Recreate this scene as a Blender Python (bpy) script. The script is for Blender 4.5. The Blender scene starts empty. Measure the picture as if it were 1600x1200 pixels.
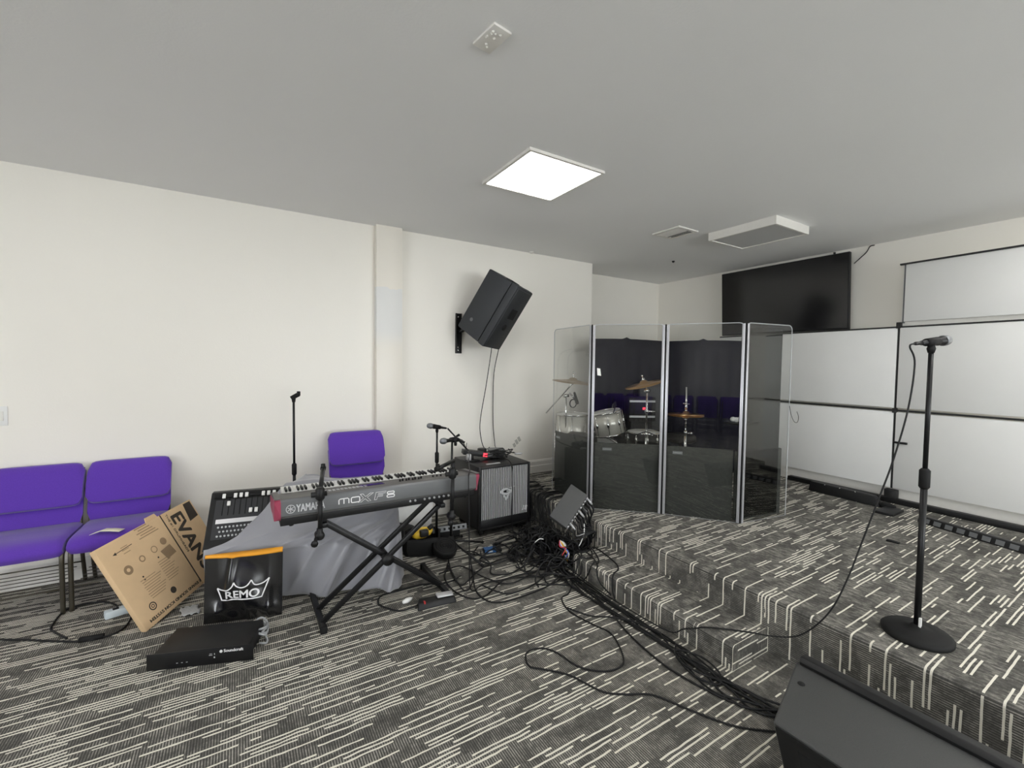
import bpy, bmesh, math, random
from mathutils import Vector, Matrix
random.seed(7)
PI = math.pi
SC = bpy.context.scene
COL = SC.collection

# ---------------------------------------------------------------- camera
CAM_H = 1.63
cam_d = bpy.data.cameras.new('camera'); cam = bpy.data.objects.new('camera', cam_d); COL.objects.link(cam)
cam_d.sensor_fit = 'HORIZONTAL'; cam_d.sensor_width = 36.0; cam_d.lens = 690.73 / 1600 * 36
cam_d.clip_start = 0.02; cam_d.clip_end = 60
right = Vector((0.850, -0.526, 0.012)); down = Vector((-0.012, -0.042, -0.999)); fwd = Vector((0.526, 0.849, -0.042))
m = Matrix((right, -down, -fwd)).transposed()
cam.matrix_world = Matrix.Translation((0, 0, CAM_H)) @ m.to_quaternion().to_matrix().to_4x4()
SC.camera = cam
# ---------------------------------------------------------------- world, view
wd = bpy.data.worlds.new('world'); SC.world = wd; wd.use_nodes = True
wd.node_tree.nodes['Background'].inputs[0].default_value = (0.8, 0.85, 0.9, 1)
wd.node_tree.nodes['Background'].inputs[1].default_value = 0.05
vs = SC.view_settings; vs.view_transform = 'Standard'; vs.look = 'None'; vs.gamma = 1.0; vs.use_curve_mapping = False
vs.exposure = -1.10
PANEL_STRENGTH = 24.0
FILL_STRENGTH = 18.0
SC.cycles.max_bounces = 12; SC.cycles.diffuse_bounces = 6; SC.cycles.transparent_max_bounces = 24
CEIL = 2.98; S = 0.31; T = 0.14; WY = 4.45

# ---------------------------------------------------------------- materials
class NT:
    def __init__(s, name):
        s.m = bpy.data.materials.new(name); s.m.use_nodes = True
        s.t = s.m.node_tree; s.b = s.t.nodes['Principled BSDF']; s.out = s.t.nodes['Material Output']
    def n(s, typ, **kw):
        nd = s.t.nodes.new(typ)
        for k, v in kw.items(): setattr(nd, k, v)
        return nd
    def put(s, nd, i, v):
        if isinstance(v, bpy.types.NodeSocket): s.t.links.new(v, nd.inputs[i])
        elif v is not None: nd.inputs[i].default_value = v
    def math(s, op, a, b=None, c=None):
        nd = s.n('ShaderNodeMath', operation=op); s.put(nd, 0, a); s.put(nd, 1, b); s.put(nd, 2, c); return nd.outputs[0]
    def mix(s, f, a, b):
        nd = s.n('ShaderNodeMix', data_type='RGBA'); s.put(nd, 0, f); s.put(nd, 6, a); s.put(nd, 7, b); return nd.outputs[2]
    def noise(s, vec, scale, detail=3, rough=0.5):
        nd = s.n('ShaderNodeTexNoise'); s.put(nd, 'Vector', vec); s.put(nd, 'Scale', scale); s.put(nd, 'Detail', detail); s.put(nd, 'Roughness', rough); return nd.outputs[0]
    def ramp(s, v, lo, hi):
        nd = s.n('ShaderNodeMapRange'); nd.interpolation_type = 'SMOOTHSTEP'; s.put(nd, 0, v); s.put(nd, 1, lo); s.put(nd, 2, hi); return nd.outputs[0]
    def comb(s, x, y, z=0.0):
        nd = s.n('ShaderNodeCombineXYZ'); s.put(nd, 0, x); s.put(nd, 1, y); s.put(nd, 2, z); return nd.outputs[0]
    def wn(s, vec):
        nd = s.n('ShaderNodeTexWhiteNoise', noise_dimensions='2D'); s.put(nd, 'Vector', vec); return nd.outputs[0]
    def pos(s):
        g = s.n('ShaderNodeNewGeometry'); sp = s.n('ShaderNodeSeparateXYZ'); s.t.links.new(g.outputs['Position'], sp.inputs[0]); return g.outputs['Position'], sp.outputs
    def objc(s): return s.n('ShaderNodeTexCoord').outputs['Object']
    def bump(s, h, strength=0.3, dist=0.002):
        nd = s.n('ShaderNodeBump'); s.put(nd, 'Strength', strength); s.put(nd, 'Distance', dist); s.put(nd, 'Height', h); s.t.links.new(nd.outputs[0], s.b.inputs['Normal'])
def C4(c): return (c[0], c[1], c[2], 1.0)
def mat(name, col, rough=0.5, metal=0.0, var=0.12, scale=30.0, bump=0.0, bscale=None, spec=0.5, sheen=0.0, emit=0.0):
    q = NT(name); v = q.objc(); f = q.noise(v, scale, 4)
    lo = tuple(c * (1 - var) for c in col); hi = tuple(min(1, c * (1 + var)) for c in col)
    q.put(q.b, 'Base Color', q.mix(f, C4(lo), C4(hi)))
    q.b.inputs['Roughness'].default_value = rough; q.b.inputs['Metallic'].default_value = metal
    q.b.inputs['Specular IOR Level'].default_value = spec
    if sheen: q.b.inputs['Sheen Weight'].default_value = sheen
    if bump: q.bump(q.noise(v, bscale or scale * 6, 2), bump)
    if emit:
        q.put(q.b, 'Emission Color', C4(col)); q.b.inputs['Emission Strength'].default_value = emit
    return q.m

def carpet():
    q = NT('striped_carpet'); P, xyz = q.pos(); X, Y, Z = xyz[0], xyz[1], xyz[2]
    g = q.n('ShaderNodeNewGeometry'); ns = q.n('ShaderNodeSeparateXYZ'); q.t.links.new(g.outputs['True Normal'], ns.inputs[0])
    side = q.math('GREATER_THAN', q.math('ABSOLUTE', ns.outputs[1]), 0.6)          # ends of the step: the pile turns the corner
    top = q.math('MULTIPLY', q.math('GREATER_THAN', ns.outputs[2], 0.7), q.math('GREATER_THAN', Z, 0.1))
    u = q.math('SUBTRACT', X, q.math('MULTIPLY', Z, q.math('SUBTRACT', 1.0, side)))
    Y = q.math('ADD', q.math('MULTIPLY', Y, q.math('SUBTRACT', 1.0, side)), q.math('MULTIPLY', q.math('ADD', Z, 0.37), side))
    dense = q.math('SUBTRACT', 1.0, q.ramp(X, 0.2, 2.3))                            # longer, closer lines over the main floor
    wob = q.math('MULTIPLY', q.math('SUBTRACT', q.noise(q.comb(q.math('MULTIPLY', u, 1.0), q.math('MULTIPLY', Y, 2.0)), 9.0, 2), 0.5), q.math('MULTIPLY_ADD', dense, 0.012, 0.007))
    v = q.math('ADD', Y, wob)
    uv = q.comb(u, v)
    W = 0.0200; LEN = 0.36
    vr = q.math('DIVIDE', v, W); row = q.math('FLOOR', vr); vf = q.math('SUBTRACT', vr, row)
    r1 = q.wn(q.comb(row, 3.7))
    uu = q.math('ADD', q.math('DIVIDE', u, LEN), q.math('MULTIPLY', r1, 37.0)); cell = q.math('FLOOR', uu); uf = q.math('SUBTRACT', uu, cell)
    r2 = q.wn(q.comb(row, cell)); r3 = q.wn(q.comb(q.math('ADD', row, 91.3), cell))
    clus = q.noise(uv, 2.6, 2)
    pres = q.math('LESS_THAN', r2, q.math('MULTIPLY_ADD', dense, 0.13, q.math('MULTIPLY_ADD', clus, 0.40, 0.22)))
    ln = q.math('MULTIPLY_ADD', dense, 0.22, q.math('MULTIPLY_ADD', r3, 0.55, 0.40))
    inl = q.math('MULTIPLY', q.math('LESS_THAN', uf, ln), q.math('LESS_THAN', q.math('ABSOLUTE', q.math('SUBTRACT', vf, 0.5)), 0.21))
    stripe = q.math('MULTIPLY', pres, inl)
    # mottled base with ribs running across the stripes
    n1 = q.noise(uv, 5.0, 8, 0.78); n2 = q.noise(uv, 70.0, 4, 0.8)
    b2 = q.math('FLOOR', q.math('DIVIDE', v, W * 2.6)); c2 = q.math('FLOOR', q.math('ADD', q.math('DIVIDE', u, 0.21), q.math('MULTIPLY', q.wn(q.comb(b2, 8.1)), 23.0)))
    blk = q.wn(q.comb(b2, q.math('ADD', c2, 40.5)))
    patch = q.ramp(q.math('MULTIPLY_ADD', blk, 0.09, q.math('MULTIPLY', n1, 0.91)), 0.41, 0.59)
    rib = q.math('MULTIPLY_ADD', q.math('SINE', q.math('MULTIPLY', u, 2 * PI / 0.0105)), 0.5, 0.5)
    brk = q.ramp(q.noise(q.comb(q.math('MULTIPLY', u, 60.0), q.math('MULTIPLY', v, 14.0)), 1.0, 3, 0.7), 0.38, 0.62)
    ribs = q.math('MULTIPLY', q.ramp(rib, 0.38, 0.66), q.math('MULTIPLY_ADD', brk, 0.55, 0.55))
    ribs = q.math('ADD', q.math('MULTIPLY', ribs, q.math('MULTIPLY_ADD', top, -0.72, 1.0)), q.math('MULTIPLY', top, q.math('MULTIPLY', brk, 0.55)))
    dark = q.mix(n2, C4((0.016, 0.016, 0.015)), C4((0.115, 0.112, 0.104)))
    light = q.mix(n2, C4((0.22, 0.21, 0.19)), C4((0.62, 0.59, 0.52)))
    lightness = q.math('MULTIPLY', q.math('MULTIPLY_ADD', ribs, 0.88, 0.04), q.math('MULTIPLY_ADD', patch, 0.72, 0.22))
    base = q.mix(lightness, dark, light)
    q.put(q.b, 'Base Color', q.mix(stripe, base, C4((0.78, 0.75, 0.65))))
    q.b.inputs['Roughness'].default_value = 0.95; q.b.inputs['Specular IOR Level'].default_value = 0.1
    q.bump(q.math('ADD', q.math('MULTIPLY', ribs, 0.6), q.math('MULTIPLY', stripe, 1.0)), 0.5, 0.002)
    return q.m

def wallpaint(name, col, rough=0.42, var=0.05):
    q = NT(name); P, xyz = q.pos()
    f = q.noise(P, 0.7, 4); g = q.noise(P, 90.0, 2)
    c = q.mix(f, C4(tuple(x * (1 - var) for x in col)), C4(tuple(min(1, x * (1 + var)) for x in col)))
    q.put(q.b, 'Base Color', c); q.put(q.b, 'Roughness', q.math('MULTIPLY_ADD', f, 0.2, rough - 0.1)); q.b.inputs['Specular IOR Level'].default_value = 0.4
    q.bump(q.math('ADD', g, q.math('MULTIPLY', q.noise(P, 3.0, 3), 2.0)), 0.12, 0.004)
    return q.m
def column_paint():
    q = NT('repainted_column'); P, xyz = q.pos()
    edge = q.math('ADD', xyz[2], q.math('MULTIPLY', q.noise(P, 6.0, 3), 0.10))
    lower = q.math('MULTIPLY', q.math('LESS_THAN', edge, 2.43), q.ramp(xyz[2], 1.75, 2.0))
    q.put(q.b, 'Base Color', q.mix(lower, C4((0.84, 0.80, 0.72)), C4((0.78, 0.78, 0.76))))
    q.put(q.b, 'Roughness', q.mix(lower, C4((0.35,) * 3), C4((0.6,) * 3)))
    return q.m
def acrylic(name, tint, refl=1.0):
    q = NT(name)
    tr = q.n('ShaderNodeBsdfTransparent'); tr.inputs[0].default_value = C4(tint)
    gl = q.n('ShaderNodeBsdfGlossy'); gl.inputs[0].default_value = (1, 1, 1, 1); gl.inputs['Roughness'].default_value = 0.0
    g = q.n('ShaderNodeNewGeometry'); dp = q.n('ShaderNodeVectorMath', operation='DOT_PRODUCT')
    q.t.links.new(g.outputs['Normal'], dp.inputs[0]); q.t.links.new(g.outputs['Incoming'], dp.inputs[1])
    sch = q.math('POWER', q.math('SUBTRACT', 1.0, q.math('ABSOLUTE', dp.outputs['Value'])), 5.0)    # Schlick, the same from both faces
    mx = q.n('ShaderNodeMixShader'); q.put(mx, 0, q.math('MULTIPLY', q.math('MULTIPLY_ADD', sch, 0.97, 0.027), refl))
    q.t.links.new(tr.outputs[0], mx.inputs[1]); q.t.links.new(gl.outputs[0], mx.inputs[2]); q.t.links.new(mx.outputs[0], q.out.inputs[0])
    return q.m

M = {}
M['carpet'] = carpet()
M['wall'] = wallpaint('cream_wall_paint', (0.87, 0.84, 0.77), 0.36)
M['ceiling'] = wallpaint('ceiling_paint', (0.86, 0.86, 0.85), 0.8, 0.03)
M['hall'] = wallpaint('hall_paint', (0.42, 0.41, 0.39), 0.7)
M['column'] = column_paint()
M['trim'] = mat('white_trim_paint', (0.80, 0.78, 0.73), 0.4, var=0.04)
M['panelwhite'] = mat('white_board', (0.80, 0.80, 0.78), 0.45, var=0.03, scale=4)
M['panelgap'] = mat('black_joint', (0.012, 0.012, 0.012), 0.5)
M['purple'] = mat('purple_fabric', (0.115, 0.045, 0.40), 0.9, var=0.22, scale=260, bump=0.25, bscale=500, spec=0.15, sheen=0.25)
M['bronze'] = mat('bronze_tube', (0.10, 0.09, 0.07), 0.35, 0.7)
M['black'] = mat('black_plastic', (0.009, 0.009, 0.0095), 0.45, spec=0.35)
M['blackmetal'] = mat('black_powder_coat', (0.007, 0.007, 0.0075), 0.38, spec=0.35)
M['rubber'] = mat('black_rubber', (0.009, 0.009, 0.009), 0.65, spec=0.25)
M['cable'] = mat('black_cable', (0.008, 0.008, 0.0085), 0.5, spec=0.35)
M['greycable'] = mat('grey_cable', (0.42, 0.43, 0.44), 0.5)
M['speaker'] = mat('charcoal_textured_plastic', (0.030, 0.033, 0.037), 0.6, var=0.2, scale=200, bump=0.3, bscale=400)
M['speakergrille'] = mat('charcoal_grille', (0.022, 0.024, 0.027), 0.5, var=0.5, scale=500, bump=0.3, bscale=700)
M['monitor'] = mat('grey_textured_cabinet', (0.060, 0.061, 0.060), 0.55, var=0.25, scale=300, bump=0.4, bscale=500)
M['chrome'] = mat('chrome', (0.75, 0.75, 0.74), 0.15, 1.0, var=0.03)
M['slat'] = mat('pale_grey_slat', (0.66, 0.65, 0.66), 0.45, var=0.05)
M['silver'] = mat('silver_plastic', (0.52, 0.52, 0.53), 0.35, 0.4, var=0.05)
M['grillewire'] = mat('mic_grille', (0.26, 0.27, 0.285), 0.35, 0.8, var=0.35, scale=500, bump=0.6, bscale=900)
M['shell'] = mat('pearl_drum_shell', (0.62, 0.60, 0.54), 0.25, 0.3, var=0.12, scale=25)
M['head'] = mat('drum_head', (0.72, 0.72, 0.70), 0.5, var=0.05)
M['brass'] = mat('cymbal_bronze', (0.50, 0.30, 0.13), 0.28, 0.9, var=0.15, scale=15)
M['oldbrass'] = mat('weathered_cymbal_bronze', (0.40, 0.33, 0.25), 0.4, 0.7, var=0.2, scale=15)
M['kbgrey'] = mat('grey_metal_panel', (0.15, 0.155, 0.16), 0.4, 0.2, var=0.06)
M['kbtop'] = mat('taupe_top_panel', (0.105, 0.100, 0.098), 0.5, 0.1, var=0.06)
M['maroon'] = mat('maroon_end_block', (0.34, 0.05, 0.095), 0.4, var=0.08)
M['white'] = mat('white_plastic', (0.82, 0.82, 0.80), 0.35, var=0.03)
M['print'] = mat('white_print', (0.80, 0.80, 0.80), 0.5, var=0.03)
M['greyprint'] = mat('grey_print', (0.55, 0.56, 0.57), 0.5, var=0.03)
M['cardboard'] = mat('brown_cardboard', (0.70, 0.50, 0.30), 0.85, var=0.08, scale=14, bump=0.1, bscale=120, spec=0.2)
M['ink'] = mat('dark_brown_ink', (0.045, 0.035, 0.026), 0.8, var=0.25, scale=14)
M['paleink'] = mat('faded_brown_ink', (0.32, 0.215, 0.125), 0.85, var=0.15, scale=20)
M['orange'] = mat('orange_band', (0.90, 0.38, 0.02), 0.45, var=0.05)
M['yellow'] = mat('yellow_plastic', (0.80, 0.52, 0.04), 0.4, var=0.08)
M['blue'] = mat('blue_plastic', (0.03, 0.12, 0.32), 0.4)
M['paleblue'] = mat('pale_blue_plastic', (0.62, 0.70, 0.74), 0.4, var=0.04)
M['cloth'] = mat('grey_satin_cloth', (0.29, 0.29, 0.315), 0.30, 0.0, var=0.10, scale=8, bump=0.1, bscale=60, sheen=0.4)
M['polybag'] = mat('glossy_black_film', (0.006, 0.006, 0.007), 0.20, var=0.1, spec=0.9)
M['screen'] = mat('tv_glass', (0.006, 0.006, 0.007), 0.14, spec=0.6)
M['red'] = mat('red_led', (1.0, 0.05, 0.08), 0.4, emit=3.0)
M['redglint'] = mat('red_reflection', (0.6, 0.05, 0.05), 0.4)
M['sorber'] = mat('charcoal_felt', (0.050, 0.052, 0.048), 0.95, var=0.25, scale=40, bump=0.3, bscale=200, spec=0.1)
M['curtain'] = mat('black_navy_fabric', (0.007, 0.007, 0.013), 0.95, var=0.3, scale=20, spec=0.1)
M['acrylic'] = acrylic('clear_acrylic', (0.93, 0.935, 0.93))
M['smoke'] = acrylic('smoked_acrylic', (0.33, 0.34, 0.33), 0.6)
M['edge'] = mat('frosted_acrylic_edge', (0.50, 0.51, 0.52), 0.35, var=0.05)
M['hinge'] = mat('pale_hinge_strip', (0.50, 0.50, 0.53), 0.3, 0.5, var=0.06)
M['dark'] = mat('dark_void', (0.004, 0.004, 0.004), 0.9)
M['tape'] = mat('scuffed_tape', (0.50, 0.49, 0.44), 0.6, var=0.3, scale=60)
M['fill_glow'] = mat('fill_glow_pane', (0.93, 0.97, 1.0), 0.3, var=0.0, emit=FILL_STRENGTH)  # glow of the added hall windows
M['lamp'] = mat('lit_diffuser', (1.0, 0.985, 0.96), 0.5, var=0.0, emit=PANEL_STRENGTH)
M['unlit'] = mat('unlit_diffuser', (0.55, 0.55, 0.54), 0.5, var=0.02)
M['paper'] = mat('white_paper', (0.85, 0.85, 0.82), 0.7, var=0.04)
M['cream'] = mat('cream_paper', (0.80, 0.76, 0.60), 0.7, var=0.05)

# ---------------------------------------------------------------- mesh builder
def frame(d):
    d = Vector(d).normalized(); a = Vector((0, 0, 1)) if abs(d.z) < 0.9 else Vector((1, 0, 0))
    x = d.cross(a).normalized(); return x, d.cross(x).normalized(), d
class MB:
    def __init__(s): s.v = []; s.f = []; s.sm = []
    def add(s, vs_, fs, smooth=False):
        o = len(s.v); s.v += [tuple(p) for p in vs_]; s.f += [tuple(i + o for i in f) for f in fs]; s.sm += [smooth] * len(fs); return s
    def hexa(s, p):   # 8 points: bottom ring 0-3, top ring 4-7
        return s.add(p, [(3, 2, 1, 0), (4, 5, 6, 7), (0, 1, 5, 4), (1, 2, 6, 5), (2, 3, 7, 6), (3, 0, 4, 7)])
    def box(s, lo, hi, R=None, at=None):
        x0, y0, z0 = lo; x1, y1, z1 = hi
        p = [Vector(q) for q in [(x0, y0, z0), (x1, y0, z0), (x1, y1, z0), (x0, y1, z0), (x0, y0, z1), (x1, y0, z1), (x1, y1, z1), (x0, y1, z1)]]
        if R is not None: p = [R @ q for q in p]
        if at is not None: p = [q + Vector(at) for q in p]
        return s.hexa(p)
    def prism(s, poly, d, smooth=False):  # 3-D polygon pushed along d
        n = len(poly); a = [Vector(p) for p in poly]; b = [p + Vector(d) for p in a]
        return s.add(a + b, [tuple(range(n - 1, -1, -1)), tuple(range(n, 2 * n))] + [(i, (i + 1) % n, n + (i + 1) % n, n + i) for i in range(n)], smooth)
    def lathe(s, prof, p0, d, n=20, smooth=True):
        x, y, z = frame(d); p0 = Vector(p0); vs_ = []; fs = []
        for t, r in prof:
            for k in range(n):
                a = 2 * PI * k / n; vs_.append(p0 + z * t + (x * math.cos(a) + y * math.sin(a)) * r)
        L = len(prof)
        for i in range(L - 1):
            for k in range(n):
                k2 = (k + 1) % n; fs.append((i * n + k, i * n + k2, (i + 1) * n + k2, (i + 1) * n + k))
        fs.append(tuple(range(n - 1, -1, -1))); fs.append(tuple((L - 1) * n + k for k in range(n)))
        return s.add(vs_, fs, smooth)
    def tube(s, a, b, r, r2=None, n=12):
        a = Vector(a); b = Vector(b); return s.lathe([(0, r), ((b - a).length, r if r2 is None else r2)], a, b - a, n)
    def ball(s, c, r, n=14, sq=1.0):
        prof = [(-r * math.cos(PI * i / 10) * sq, max(1e-4, r * math.sin(PI * i / 10))) for i in range(11)]
        return s.lathe(prof, c, (0, 0, 1), n)
    def sweep(s, pts, r, n=6, closed=False):
        pts = [Vector(p) for p in pts]; vs_ = []; fs = []; N = len(pts); up = Vector((0, 0, 1)); px = None
        for i, p in enumerate(pts):
            if closed: d = pts[(i + 1) % N] - pts[i - 1]
            else: d = pts[min(i + 1, N - 1)] - pts[max(i - 1, 0)]
            if d.length < 1e-9: d = Vector((1, 0, 0))
            d.normalize()
            if px is None: x, y, _ = frame(d)
            else:
                x = px - d * px.dot(d)
                x = frame(d)[0] if x.length < 1e-6 else x.normalized()
                y = d.cross(x)
            px = x
            for k in range(n):
                a = 2 * PI * k / n; vs_.append(p + (x * math.cos(a) + y * math.sin(a)) * r)
        for i in range(N if closed else N - 1):
            j = (i + 1) % N
            for k in range(n): k2 = (k + 1) % n; fs.append((i * n + k, i * n + k2, j * n + k2, j * n + k))
        if not closed: fs += [tuple(range(n - 1, -1, -1)), tuple((N - 1) * n + k for k in range(n))]
        return s.add(vs_, fs, True)
    def grid(s, P, smooth=True):   # P[i][j]
        n, m_ = len(P), len(P[0]); vs_ = [p for r in P for p in r]
        return s.add(vs_, [(i * m_ + j, i * m_ + j + 1, (i + 1) * m_ + j + 1, (i + 1) * m_ + j) for i in range(n - 1) for j in range(m_ - 1)], smooth)
def spline(pts, k=8, closed=False):
    P = [Vector(p) for p in pts]; out = []; N = len(P)
    for i in range(N if closed else N - 1):
        a, b, c, d = (P[(i - 1) % N], P[i], P[(i + 1) % N], P[(i + 2) % N]) if closed else (P[max(i - 1, 0)], P[i], P[i + 1], P[min(i + 2, N - 1)])
        for j in range(k):
            t = j / k; out.append(0.5 * ((2 * b) + (c - a) * t + (2 * a - 5 * b + 4 * c - d) * t * t + (3 * b - a - 3 * c + d) * t ** 3))
    if not closed: out.append(P[-1])
    return out

# ---------------------------------------------------------------- objects
BASE = {}
def tag(o, label=None, cat=None, group=None, kind=None):
    if label: o['label'] = label
    if cat: o['category'] = cat
    if group: o['group'] = group
    if kind: o['kind'] = kind
    return o
def empty(name, loc, label, cat, group=None, R=None):
    o = bpy.data.objects.new(name, None); COL.objects.link(o); o.empty_display_size = 0.05
    o.matrix_world = Matrix.Translation(loc) @ (R.to_4x4() if R is not None else Matrix.Identity(4))
    BASE[o.name] = (Vector(loc) if R is None else Vector((0, 0, 0)))
    return tag(o, label, cat, group)
def obj(name, mb, material, parent=None, bevel=0.0, seg=2, label=None, solid=0.0, sub=0, origin=None):
    me = bpy.data.meshes.new(name); off = Vector((0, 0, 0))
    if parent is not None: off = BASE.get(parent.name, Vector((0, 0, 0)))
    elif origin is not None: off = Vector(origin)
    me.from_pydata([Vector(p) - off for p in mb.v], [], mb.f)
    me.polygons.foreach_set('use_smooth', mb.sm); me.update()
    bm = bmesh.new(); bm.from_mesh(me); bmesh.ops.recalc_face_normals(bm, faces=bm.faces)
    if bevel:
        es = [e for e in bm.edges if len(e.link_faces) == 2 and e.calc_face_angle(0) > 0.6]
        bmesh.ops.bevel(bm, geom=es, offset=bevel, segments=seg, profile=0.5, affect='EDGES', clamp_overlap=True)
        for f in bm.faces: f.smooth = True
    bm.to_mesh(me); bm.free(); me.update()
    if bevel and hasattr(me, 'set_sharp_from_angle'): me.set_sharp_from_angle(angle=0.6)
    me.materials.append(material)
    o = bpy.data.objects.new(name, me); COL.objects.link(o)
    if parent is not None:
        o.parent = parent; BASE[o.name] = off
    else:
        o.location = off; BASE[o.name] = off
    if solid:
        md = o.modifiers.new('solid', 'SOLIDIFY'); md.thickness = solid; md.offset = 0
    if sub:
        md = o.modifiers.new('sub', 'SUBSURF'); md.levels = sub; md.render_levels = sub
    if label: o['label'] = label
    return o
def struct(name, mb, material, **kw): return tag(obj(name, mb, material, **kw), kind='structure')
def text(txt, size, xdir, ydir, at, align='LEFT', ext=0.0008, bold=0.0, wide=1.0, shear=0.0, thick=0.0):
    cu = bpy.data.curves.new('t', 'FONT'); cu.body = txt; cu.size = size; cu.align_x = align; cu.align_y = 'CENTER'; cu.extrude = ext; cu.offset = bold; cu.shear = shear
    o = bpy.data.objects.new('t', cu); COL.objects.link(o); bpy.context.view_layer.update()
    me = bpy.data.meshes.new_from_object(o.evaluated_get(bpy.context.evaluated_depsgraph_get()))
    x = Vector(xdir).normalized(); y = Vector(ydir).normalized(); z = x.cross(y); at = Vector(at)
    vs_ = [at + x * v.co.x * wide + y * v.co.y + z * v.co.z for v in me.vertices]; fs = [tuple(p.vertices) for p in me.polygons]
    bpy.data.objects.remove(o); bpy.data.meshes.remove(me); bpy.data.curves.remove(cu)
    if thick:      # bolder strokes: the same letters laid over themselves a hair to each side
        n0 = len(vs_); v0, f0_ = list(vs_), list(fs)
        for q, (dx, dy) in enumerate(((-1, 0), (1, 0), (0, .7), (0, -.7))):
            vs_ += [p + x * (dx * thick) + y * (dy * thick) - z * (ext * .12 * (q + 1)) for p in v0]; fs += [tuple(i + n0 * (q + 1) for i in f) for f in f0_]
    return vs_, fs
def copy_tree(o, parent=None):
    c = o.copy(); COL.objects.link(c)
    if parent is not None: c.parent = parent
    BASE[c.name] = BASE.get(o.name, Vector((0, 0, 0)))
    for ch in list(o.children): copy_tree(ch, c)
    return c
# ================================================================ the room
struct('floor', MB().box((-6.5, -5, -0.05), (2.58, 5.1, 0)), M['carpet'])
def nosed(x0, x1, y0, y1, z0, z1, r=0.022):   # carpeted platform with a rounded front nosing
    prof = [(x1, z0), (x0, z0), (x0, z1 - r)] + [(x0 + r - r * math.cos(a), z1 - r + r * math.sin(a)) for a in [PI / 8, PI / 4, 3 * PI / 8]] + [(x0 + r, z1), (x1, z1)]
    return MB().prism([(x, y0, z) for x, z in prof], (0, y1 - y0, 0))
struct('stage_platform', nosed(2.58, 6.0, -5, 5.1, -0.05, S), M['carpet'])
struct('stage_step', nosed(2.24, 2.58, 1.33, 2.66, 0.0, T), M['carpet'])
struct('ceiling', MB().box((-6.5, -5, CEIL), (6.0, 5.2, CEIL + 0.05)), M['ceiling'])
struct('wall_left', MB().box((-6.5, WY, 0), (3.98, WY + 0.5, CEIL)), M['wall'])
struct('wall_recess', MB().box((3.98, 4.93, 0), (6.0, 5.05, CEIL)), M['wall'])
struct('wall_back', MB().box((5.85, -5, 0), (6.0, 5.05, CEIL)), M['wall'])
struct('wall_hall', MB().box((-6.6, -5.1, 0), (6.0, -5, CEIL)), M['hall'])
struct('wall_side', MB().box((-6.6, -5, 0), (-6.5, 5, CEIL)), M['hall'])
struct('trim_1', MB().box((1.15, WY - 0.075, 0), (1.407, WY + 0.01, CEIL)), M['column'], bevel=0.004)
def base(name, pts, z):
    mb = MB()
    for (a, b) in pts:
        a = Vector((*a, 0)); b = Vector((*b, 0)); d = (b - a).normalized(); n = Vector((d.y, -d.x, 0))
        prof = [(0, 0), (0.018, 0), (0.018, 0.085), (0.013, 0.092), (0.013, 0.135), (0.006, 0.155), (0, 0.16)]
        mb.prism([a + n * t + Vector((0, 0, z + h)) for t, h in prof], b - a)
    return struct(name, mb, M['trim'])
base('baseboard_left', [((2.6, WY), (3.98, WY)), ((3.98, WY), (3.98, 4.93)), ((3.98, 4.93), (5.85, 4.93))], S)
base('baseboard_hall', [((-6.5, WY), (1.15, WY)), ((1.407, WY), (2.58, WY))], 0)
base('baseboard_back', [((5.85, 4.93), (5.85, -4.9))], S)

# daylight: invented hall windows behind the photographer, added to brighten walls and ceiling
def fill_window(k, c, along, n):
    a = Vector(along); c = Vector(c); n = Vector(n); w_, h_ = 1.15, .85
    def wb(mb, u0, u1, z0, z1, o0, o1):
        q = [c + a * u0 + n * o0, c + a * u1 + n * o0, c + a * u1 + n * o1, c + a * u0 + n * o1]
        return mb.hexa([p + Vector((0, 0, z0)) for p in q] + [p + Vector((0, 0, z1)) for p in q])
    mb = MB(); wb(mb, -w_ - .06, w_ + .06, h_, h_ + .06, 0, .03); wb(mb, -w_ - .06, w_ + .06, -h_ - .06, -h_, 0, .05); wb(mb, -w_ - .06, -w_, -h_, h_, 0, .03); wb(mb, w_, w_ + .06, -h_, h_, 0, .03); wb(mb, -.02, .02, -h_, h_, .008, .025)
    f = struct('fill_window_%d' % k, mb, M['trim'])
    obj('pane', wb(MB(), -w_, w_, -h_, h_, .003, .007), M['fill_glow'], f)
for k, x in enumerate([1.4, 4.2]): fill_window(k + 1, (x, -5, 1.55), (1, 0, 0), (0, 1, 0))
for k, y in enumerate([-2.9, -0.2]): fill_window(k + 3, (-6.5, y, 1.55), (0, 1, 0), (1, 0, 0))

# ceiling lights: 2 ft panels in a grid
def panel_light(x, y, label):
    h = 0.303
    t = empty('ceiling_light', (x, y, CEIL), label, 'light', 'square ceiling panel lights')
    mb = MB()
    for sx in (-1, 1): mb.box((x + sx * h - 0.01, y - h - 0.01, CEIL - 0.018), (x + sx * h + 0.01, y + h + 0.01, CEIL))
    for sy in (-1, 1): mb.box((x - h + 0.01, y + sy * h - 0.01, CEIL - 0.018), (x + h - 0.01, y + sy * h + 0.01, CEIL))
    obj('frame', mb, M['trim'], t)
    obj('diffuser', MB().box((x - h + 0.011, y - h + 0.011, CEIL - 0.014), (x + h - 0.011, y + h - 0.011, CEIL - 0.004)), M['lamp'], t)
panel_light(1.86, 2.632, 'lit square ceiling panel light above the keyboard')
for x, y in [(-1.3, 2.2), (-4.4, 2.2), (-4.4, -0.9), (-1.3, -0.9), (1.9, -0.6), (4.75, 0.1), (3.25, 0.1), (-1.3, -3.8), (1.9, -3.8), (4.9, -3.8)]:  # one stage-side panel is added, its neighbour shifted, to brighten the back wall
    panel_light(x, y, 'lit square ceiling panel light out of view, in a grid with added fill panels')
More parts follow.
